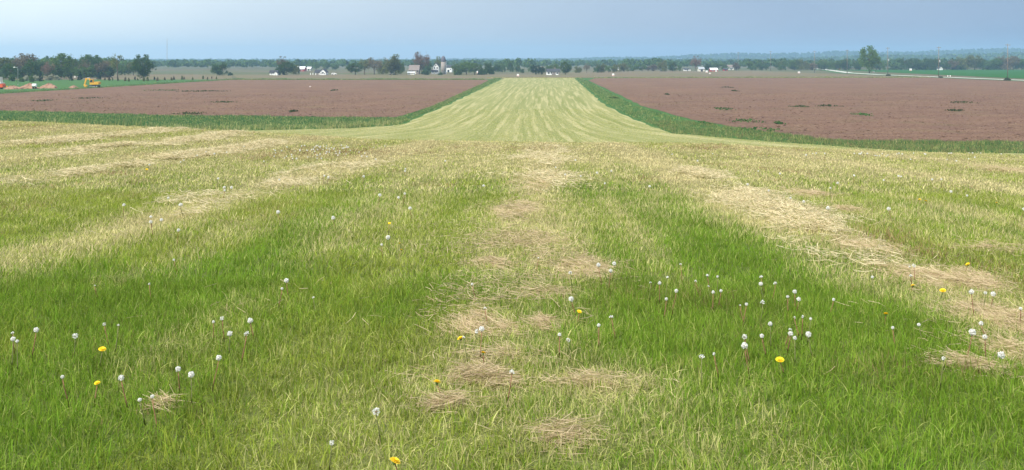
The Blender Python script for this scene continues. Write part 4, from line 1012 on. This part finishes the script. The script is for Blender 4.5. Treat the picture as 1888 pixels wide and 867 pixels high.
scatter('verge_grass', np.stack([p[:, 0], p[:, 1], np.where(p[:, 1] < 130, H(p[:, 0], p[:, 1]), -.04)], -1), rot, scl, np.concatenate(ti),
        dict(dry=np.concatenate(td), lush=np.concatenate(tl), brn=np.concatenate(tb), tone=rng.uniform(.2, .9, n)), tall,
        'long green grass along verges and field margins', 'grass')

# clods and stubble bits that roughen the tilled soil
clod = []
for s in range(4):
    g = np.random.default_rng(500 + s); vs = []; fs = []
    base = [(0, 0, 1), (.95, 0, .2), (.3, .9, .2), (-.8, .55, .2), (-.8, -.55, .2), (.3, -.9, .2), (0, 0, -.4)]
    vs = [tuple(np.array(b_) * g.uniform(.6, 1.2)) for b_ in base]
    fs = [(0, i, i % 5 + 1) for i in range(1, 6)] + [(6, i % 5 + 1, i) for i in range(1, 6)]
    clod.append(np_mesh('clod', vs, fs, M['soil']))
cp = []
for (xa, xb, ya, yb, n_) in [(-130, -17, 170, 300, 9000), (22, 140, 120, 300, 15000)]:
    q = np.stack([rng.uniform(xa, xb, n_), ya + (yb - ya) * rng.uniform(0, 1, n_) ** 1.7], -1)
    if xa > 0: q = q[q[:, 1] > right_hi(q[:, 0]) + 1.]; q = q[q[:, 0] > np.interp(q[:, 1], [120, 217, 470], [36, 28.5, 37])]
    else: q = q[(q[:, 1] > left_hi(q[:, 0]) + 1.)]; q = q[q[:, 0] < np.interp(q[:, 1], [170, 231, 470], [-21, -16, -11])]
    cp.append(q)
p = np.concatenate(cp); n = len(p); s_ = rng.uniform(.04, .13, n) * (1 + (rng.uniform(0, 1, n) > .95))
scatter('soil_clods', np.stack([p[:, 0], p[:, 1], np.full(n, -.02)], -1), np.stack([0 * s_, 0 * s_, rng.uniform(0, 6.28, n)], -1), np.stack([s_ * 1.3, s_, s_ * .8], -1), rng.integers(0, 4, n), {}, clod, 'loose clods on the tilled soil', 'soil')

# ------------------------------------------------------------------ weed patches on the tilled fields
def weeds(px, py, wpx, dpy, mat, label, hgt=.35, dens=1.):
    x, y = gp(px, py); k = y / F0; rx = wpx * k / 2; ry = max(1.2, dpy * y / (py - HOR) / 2)
    n = int(np.clip(rx * ry * 9 * dens, 120, 2600)); g = np.random.default_rng(int(px * 7 + py))
    a = g.uniform(0, 6.28, n); r_ = np.sqrt(g.uniform(0, 1, n)) * (1 + .35 * np.sin(3 * a + px) + .2 * np.sin(7 * a))
    c = np.stack([rx * r_ * np.cos(a), ry * r_ * np.sin(a), g.uniform(.02, hgt, n) * (1.15 - np.clip(r_, 0, 1) * .6)], -1)
    V, F = leaf_quads(c, g.uniform(.18, .42, n), g); V[:, 2] = np.maximum(V[:, 2], .0)
    o = empty('weed_patch', (x, y, -.03)); tag(o, label, 'weeds')
    tag(link(bpy.data.objects.new('leaves', np_mesh('leaves', V, F, M[mat], False, dict(r=np.repeat(g.uniform(0, 1, n), 4)))), o), kind='stuff')
WL = [(372, 168.5, 86, 1.6, 'weed_dark', 'long dark weed streak in the tilled field before the lone tree'), (408, 189, 46, 1.8, 'weed_dark', 'short dark weed streak nearer the green band'),
      (350, 210, 52, 3.2, 'weed_dark', 'dark weed patch touching the green band'), (165, 181.5, 50, 2., 'weed_dark', 'thin weed streak in the tilled field opposite the excavator'),
      (80, 186, 36, 2., 'weed_dark', 'weed streak in the tilled field opposite the dirt heaps'), (300, 166.8, 60, 1.2, 'weed_leaf', 'faint green weed streak by the meadow edge'),
      (540, 206, 14, 2., 'weed_dark', 'tiny weed tuft alone in the tilled soil'), (615, 167, 10, 1.5, 'weed_dark', 'small weed tuft in the middle of the tilled field'),
      (1374, 223.5, 56, 6, 'weed_leaf', 'green weed patch beside the dark weedy point'), (1334, 201.5, 30, 5, 'weed_leaf', 'yellowish green weed patch near the strip margin'),
      (1298, 228, 26, 4, 'weed_leaf', 'small green weed patch close to the strip margin'), (1436, 228, 12, 3, 'weed_leaf', 'small green weed tuft past the larger patch'),
      (1590, 212, 30, 4, 'weed_leaf', 'faint green weed patch out in the tilled field'), (1475, 197, 28, 1.6, 'weed_dark', 'short dark weed streak paired with a longer one'),
      (1524, 196, 44, 1.8, 'weed_dark', 'longer dark weed streak of the pair'), (1775, 189.5, 46, 1.8, 'weed_dark', 'dark weed streak opposite the utility poles'), (1760, 204.5, 30, 1.8, 'weed_dark', 'dark weed streak below the one opposite the poles'),
      (1342, 161.5, 24, 1.4, 'weed_dark', 'thin dark weed streak far out towards the red barn'), (1355, 168, 10, 1.4, 'weed_dark', 'small weed tuft far out towards the red barn'), (1230, 174.5, 6, 1.4, 'weed_dark', 'tiny dark weed tuft near the strip'),
      (1132, 181, 14, 2.2, 'weed_dark', 'weed tuft poking from the strip margin'), (1395, 240, 80, 7, 'weed_leaf', 'weedy point where the margin grass runs into the soil')]
for a in WL: weeds(*a)
o_w = hit(1317, 251, .15)

# ------------------------------------------------------------------ hay: dry cut grass lying in windrows and clumps
def strands(c, L, wd, g, tilt=.25, az=None):
    n = len(c)
    az = g.uniform(0, 2 * math.pi, n) if az is None else az
    ti_ = g.normal(0, tilt, n); bend = g.normal(0, .35, n)
    L = g.uniform(.5, 1.2, n) * L
    out = []
    for j, s in enumerate((-.5, 0, .5)):
        a = az + bend * s * 2
        d = np.stack([np.cos(a) * np.cos(ti_), np.sin(a) * np.cos(ti_), np.sin(ti_) - .25 * abs(s)], -1)
        p_ = c + d * (L * s)[:, None]
        rl = g.uniform(0, 1, n) if j == 0 else rl
        wv = np.stack([-np.sin(a) * (1 - rl), np.cos(a) * (1 - rl), rl], -1); wv /= np.linalg.norm(wv, axis=1, keepdims=True)
        ww = wd * (1 - .5 * abs(s))
        out += [p_ - wv * ww / 2, p_ + wv * ww / 2]
    V = np.stack(out, 1).reshape(-1, 3); b = np.arange(n)[:, None] * 6
    F = np.concatenate([b + np.array([0, 1, 3, 2]), b + np.array([2, 3, 5, 4])], 0)
    return V, F, np.repeat(g.uniform(0, 1, n), 6)

def hay_object(name, c, L, wd, label, seed, cat='hay', tilt=.25, group=None, az=None):
    g = np.random.default_rng(seed)
    org = np.array([c[:, 0].mean(), c[:, 1].mean(), 0.]); org[2] = float(H(org[0], org[1]))
    V, F, r = strands(c - org, L, wd, g, tilt, az)
    zg = H(V[:, 0] + org[0], V[:, 1] + org[1]) - org[2]; V[:, 2] = np.maximum(V[:, 2], zg + .004)
    o = empty(name, tuple(org)); tag(o, label, cat, group)
    tag(link(bpy.data.objects.new('straw', np_mesh('straw', V, F, M['hay' if name == 'hay_windrow' and org[1] > 12 else 'hay_tan'], False, dict(r=r))), o), kind='stuff'); return o

def clump(px, py, wpx, hpx, n, label, seed, hgt=.07, L=.16, wd=.0045):
    x0, y0 = hit(px, py, .04); k = y0 / F0
    rx = wpx * k / 2; _, ya = hit(px, py - hpx / 2, .03); _, yb = hit(px, py + hpx / 2, .03); ry = max(.12, (ya - yb) / 2)
    g = np.random.default_rng(seed)
    lob = np.stack([g.normal(0, .45, 9), g.normal(0, .40, 9)], -1); pk = np.minimum(g.integers(0, 9, n), g.integers(0, 11, n))
    q = lob[pk] + g.normal(0, 1, (n, 2)) * np.array([.36, .26]) * (1 + 1.6 * (g.uniform(0, 1, (n, 1)) > .55))
    cell = fbm((x0 + q[:, 0] * rx) * 4.5, (y0 + q[:, 1] * ry) * 2.6, seed, 2)
    q = q[g.uniform(0, 1, n) < np.clip((cell - .40) * 6 + .1, .06, 1)]; n = len(q)
    x = x0 + q[:, 0] * rx; y = y0 + q[:, 1] * ry
    e = np.exp(-(q ** 2).sum(1) * .9)
    z = H(x, y) + .012 + g.uniform(0, 1, n) * (.025 + hgt * .5 * e)
    az = .5 * np.sin(x * 5 + seed) + .5 * np.sin(y * 4.1 + seed) + g.normal(0, .55, n)
    return hay_object('hay_clump', np.stack([x, y, z], -1), L, wd, label, seed, tilt=.22, az=az)

for i, c in enumerate(CL):
    if c[2] < 5: continue
    yb = hit(c[0], c[1], .04)[1]
    clump(c[0], c[1], c[2], c[3], int(c[4] * (1.0 if yb < 14 else 1.3)), c[5], 700 + i, wd=.0020 + .00022 * yb, L=.13 + .003 * yb)

def windrow(u0, ya, yb, label, seed, n, sig=.35, patch=.5, hgt=.08):
    g = np.random.default_rng(seed)
    y = g.uniform(ya, yb, n * 3)
    cen = u0 + .03 * y + .5 * (fbm(y * .15, y * 0 + seed, 5) - .5) * 2
    x = cen + g.normal(0, sig, len(y)) * (.6 + .8 * vnoise(y * .5, y * 0, seed))
    keep = g.uniform(0, 1, len(y)) < np.clip((fbm(x * .9, y * .35, seed + 2) - patch) * 7 + .15, .02, 1) * sstep(ya, ya + .30 * (yb - ya), y + 1.6 * (vnoise(x * 1.1, y * .8, seed + 9) - .5)) * sstep(yb, yb - .2 * (yb - ya), y)
    x, y = x[keep][:n], y[keep][:n]; cen = cen[keep][:n]
    z = H(x, y) + .05 + g.uniform(0, 1, len(x)) * hgt * np.exp(-((x - cen) / (sig * 1.2)) ** 2)
    k = (ya + yb) / 2
    return hay_object('hay_windrow', np.stack([x, y, z], -1), .19 if k > 12 else .13, .0022 + .00022 * k, label, seed, 'windrow')
windrow(3.3, 8.0, 28, 'strong straw windrow running up to the brow beside the lush lane', 801, 15000, .24, .47)
windrow(-9.9, 18, 40, 'straw windrow in front of the long grass, thickest of its side', 802, 14000, .28, .47)
windrow(-12.9, 24, 46, 'straw windrow next beyond the thickest one', 803, 12000, .35, .48)
windrow(-16.4, 30, 48, 'straw windrow below the long green grass', 804, 11000, .35, .48)
windrow(-5.1, 9.5, 34, 'faint straw windrow between green lanes', 805, 5000, .45, .52, .04)
windrow(-.1, 5.2, 17, 'loose straw strewn between the central hay clumps', 807, 3600, .55, .5, .02)
windrow(4.1, 5.5, 11, 'loose straw strewn round the rusty hay heap', 808, 2200, .5, .5, .02)
windrow(0.0, 17, 46, 'faint central straw windrow climbing to the brow', 806, 6000, .4, .5, .05)

# ------------------------------------------------------------------ dandelions
def clock_meshes(var):
    g = np.random.default_rng(900 + var)
    n = 210 if var < 2 else (120 if var == 2 else 70)
    d = g.normal(size=(n, 3)); d /= np.linalg.norm(d, axis=1, keepdims=True)
    if var == 2: d = d[d[:, 0] > -.35]
    if var == 3: d = d[d[:, 2] > .1]
    c = d * g.uniform(.62, 1.0, (len(d), 1)) * .026
    V, F = leaf_quads(c, g.uniform(.010, .016, len(c)), g)
    head = np_mesh('seed_head', V, F, M['pappus'])
    core = MB().lathe([(.002, -.008), (.007, -.004), (.0075, .002), (.003, .007)], 8).mesh('core', M['seed_core'], True)
    return head, core
CLK = [clock_meshes(v) for v in range(4)]
STK = []
for v in range(3):
    g = random.Random(v); bx, by = g.uniform(-.03, .03), g.uniform(-.03, .03)
    STK.append((MB().tube([(0, 0, -.03), (bx * .3, by * .3, .35), (bx * .8, by * .8, .75), (bx, by, 1.0)], [.0034, .003, .0026, .0022], 6).mesh('stalk', M['stalk' if v else 'stalk_green'], True), bx, by))
pet = MB()
for ring, (n_, r0, r1, z0, z1) in enumerate([(26, .003, .021, .0, .004), (22, .003, .016, .003, .009), (14, .002, .010, .005, .012)]):
    for k in range(n_):
        a = 2 * math.pi * (k + .5 * ring) / n_; c_, s_ = math.cos(a), math.sin(a); w_ = .0022
        pet.add([(c_ * r0 - s_ * w_ * .4, s_ * r0 + c_ * w_ * .4, z0), (c_ * r0 + s_ * w_ * .4, s_ * r0 - c_ * w_ * .4, z0), (c_ * r1 + s_ * w_, s_ * r1 - c_ * w_, z1), (c_ * r1 - s_ * w_, s_ * r1 + c_ * w_, z1)], [(0, 1, 2, 3)])
PET = pet.mesh('flower_head', M['petal'])
SEP = MB().lathe([(.002, -.012), (.006, -.009), (.0065, -.002), (.004, .0)], 8).mesh('sepals', M['sepal'], True)
ndan = [0]
def dandelion(px, py, yellow=False, big=1.0, label=None, group=None, var=None, hs=None):
    h = hs if hs else (random.uniform(.13, .20) if not yellow else random.uniform(.085, .12))
    x, y = hit(px, py, h)
    z = float(H(x, y)); k = ndan[0]; ndan[0] += 1
    o = empty('yellow_dandelion' if yellow else 'dandelion_clock', (x, y, z), random.uniform(0, 6.28))
    tag(o, label, 'dandelion', group)
    sm, bx, by = STK[k % 3]
    s = link(bpy.data.objects.new('stalk', sm), o); s.scale = (1, 1, h)
    tl_ = (random.uniform(-.35, .35), random.uniform(-.35, .35), random.uniform(0, 6))
    if yellow:
        f = link(bpy.data.objects.new('flower_head', PET), o); f.location = (bx, by, h); f.rotation_euler = (.35 + tl_[0] * .5, tl_[1], 0); f.scale = (1.05 * big,) * 3
        link(bpy.data.objects.new('sepals', SEP), f)
    else:
        v = var if var is not None else random.choice([0, 1, 0, 1, 2, 3])
        f = link(bpy.data.objects.new('seed_head', CLK[v][0]), o); f.location = (bx, by, h + .004); f.rotation_euler = tl_; f.scale = (big,) * 3
        link(bpy.data.objects.new('core', CLK[v][1]), f)
    return o

NEAR = [(702,760,0,1.0),(1136,590,0,1.),(1063,553,0,1.),(1129,488,1,.95),(1110,490,1,.95),(1122,499,1,.8),(1055,503,0,.8),(935,689,0,.95),(885,611,0,.9),(872,614,0,.8),(1259,491,0,.8),(1238,537,2,.75),(1226,515,2,.8),(1216,522,2,.7),(1224,556,2,.6),(1197,523,2,.7),
        (987,478,0,.6),(900,574,0,.7),(1053,628,0,.7),(1031,623,0,.6),(1104,606,0,.6),(863,627,0,.6),(705,454,0,.7),(878,525,0,.55),
        (1293,666,3,1.),(1382,641,3,1.),(1383,626,3,.85),(1402,560,3,1.15),(1423,525,3,1.05),(1410,515,3,.95),(1409,525,3,.85),(1310,511,2,.9),(1291,522,2,.75),(1312,531,2,.6),(1314,542,2,.65),(1324,537,2,.6),(1323,511,2,.5),(1466,541,3,.85),(1467,551,3,.85),(1498,619,3,.95),
        (1451,617,3,.85),(1445,610,3,.8),(1422,597,3,.7),(1414,621,3,.7),(1781,615,4,1.1),(1852,661,4,1.05),(1796,542,4,.95),(1825,542,4,1.),(1812,540,4,.7),(1683,511,4,.9),(1687,493,4,.9),(1680,494,4,.7),(1529,554,3,.6),(1369,565,3,.6),(1614,513,4,.6),(1818,622,4,.75),(1820,601,4,.75),
        (1702,602,4,.6),(1651,610,4,.55),(1453,552,3,.6),(1466,629,3,.6),(1326,654,3,.5),(1880,569,4,.6),(1732,661,4,.6),(1478,583,3,.55),(1475,589,3,.55),(1487,590,3,.5),(1372,568,3,.5),
        (532,520,5,.95),(137,621,6,.95),(58,612,6,.85),(27,614,6,.7),(22,630,6,.7),(469,593,5,.95),(444,623,5,1.05),(422,616,5,.85),(414,587,5,.75),(390,665,5,.8),(354,695,5,.85),(332,679,5,.8),(237,699,6,.8),(606,820,5,.6),(327,480,5,.6),(182,528,6,.5),(583,552,5,.6),(513,535,5,.55),(202,600,6,.6),(212,604,6,.55),(279,527,6,.5),(128,696,6,.5),(33,633,6,.5),(393,593,5,.5),(292,735,6,.5),(268,741,6,.5)]
LABN = ['dandelion clock among the central hay patches', 'dandelion clock of the trio behind the broad hay clump', 'dandelion clock in the sparse reddish stalked cluster beside the broad hay clump', 'dandelion clock in the wide cluster on the lush lane', 'dandelion clock scattered round the large straw heap',
        'dandelion clock in the plain grass across from the hay patches', 'dandelion clock in the grass below the vivid green patch']
for a, b_, g_, s in NEAR: dandelion(a, b_, False, s * .70, LABN[g_], 'dandelion clocks, set %s' % 'abcdefg'[g_])
YEL = [(739,850,1.1,'yellow dandelion flower lowest on the slope below the lone clock'),(816,708,1.1,'yellow dandelion flower beside the thin hay wisps'),(843,626,1.,'yellow dandelion flower next to the tan hay clump'),(893,651,.8,'small yellow dandelion on the thick tan hay clump'),(1064,578,.8,'small yellow dandelion below a single clock'),(741,449,.6,'tiny yellow dandelion up the slope in plain grass'),
       (1447,668,1.1,'yellow dandelion flower below the lush lane cluster'),(1631,579,1.,'yellow dandelion flower alone between lane and heap'),(1732,537,1.1,'yellow dandelion flower at the foot of the large straw heap'),(1676,527,.9,'yellow dandelion flower before the small clump by the heap'),(1776,488,.9,'yellow dandelion flower behind the large straw heap'),(183,649,1.,'yellow dandelion flower near the vivid green patch'),(174,714,.7,'closing yellow dandelion below its neighbour'),
       (716,413,.8,'yellow dandelion far up the slope near the dark lane'),(270,313,1.3,'yellow dandelion beside the thickest windrow'),(1707,371,1.2,'yellow dandelion of a pair on the far grass'),(1697,369,1.,'smaller yellow dandelion of the far pair'),(1836,374,1.,'yellow dandelion alone on the far grass'),(735,462,.7,'tiny yellow dandelion near an upslope clock')]
for a, b_, s, lb in YEL: dandelion(a, b_, True, s, lb)
MIDC = [(413,347),(425,347),(411,352),(280,400),(294,407),(283,410),(227,378),(310,366),(326,426),(619,402),(400,330),(277,304),(335,299),(338,296),(366,287),(380,280),(397,284),(420,281),(336,378),(337,378),(518,332),(596,325),(603,327),(517,392),(698,360),(820,297),(668,326),(602,329),(749,316),(760,385),(745,312),(889,343),(743,358),(730,365),(720,439),(1027,309),(1044,322),(1072,325),(1116,339),(1124,316),(1099,319),(1060,296),(1194,344),(1240,285),
        (1288,297),(1312,284),(1400,316),(1438,321),(1548,338),(1531,347),(1528,385),(1612,287),(1623,288),(1633,288),(1660,325),(1659,326),(1677,294),(1716,331),(1736,331),(1747,294),(1761,297),(1785,361),(1414,352),(1381,341),(1485,373),(1457,366),(1644,386),(1756,354),(1787,293),(1882,386),(1588,281),(1575,324),(1572,325),(1632,333)]
for a, b_ in MIDC: dandelion(a, b_, False, random.uniform(.6, .95), 'dandelion clock standing far up the slope', 'dandelion clocks far up the slope', random.choice([0, 1]))
g = np.random.default_rng(31)
for k in range(75):
    dandelion(g.normal(600, 55), 268 + abs(g.normal(0, 14)), False, g.uniform(.55, .9), 'dandelion clock in the dense drift along the brow', 'dandelion drift on the brow', random.choice([0, 1]))
for k in range(26):
    a = g.uniform(1480, 1885); dandelion(a, 282 + abs(g.normal(0, 3)), False, g.uniform(.6, 1.0), 'dandelion clock on the brow before the tilled field', 'dandelions on the brow by the tilled field', random.choice([0, 1]), hs=.25)

# ------------------------------------------------------------------ the air
me = bpy.data.meshes.new('haze'); bb = MB().box(-6000, 6000, -700, 6900, -1.3, 100); me.from_pydata(bb.v, [], bb.f); me.update()
m, t = new_mat('haze_air')
pv = t.nodes.new('ShaderNodeVolumePrincipled'); pv.inputs['Color'].default_value = (.45, .72, 1.0, 1); pv.inputs['Density'].default_value = .00022; pv.inputs['Anisotropy'].default_value = .2
oo = t.nodes.new('ShaderNodeOutputMaterial'); t.links.new(pv.outputs[0], oo.inputs['Volume'])
me.materials.append(m)
tag(link(bpy.data.objects.new('haze', me)), 'thin blue summer haze over the whole plain', 'haze', kind='stuff')
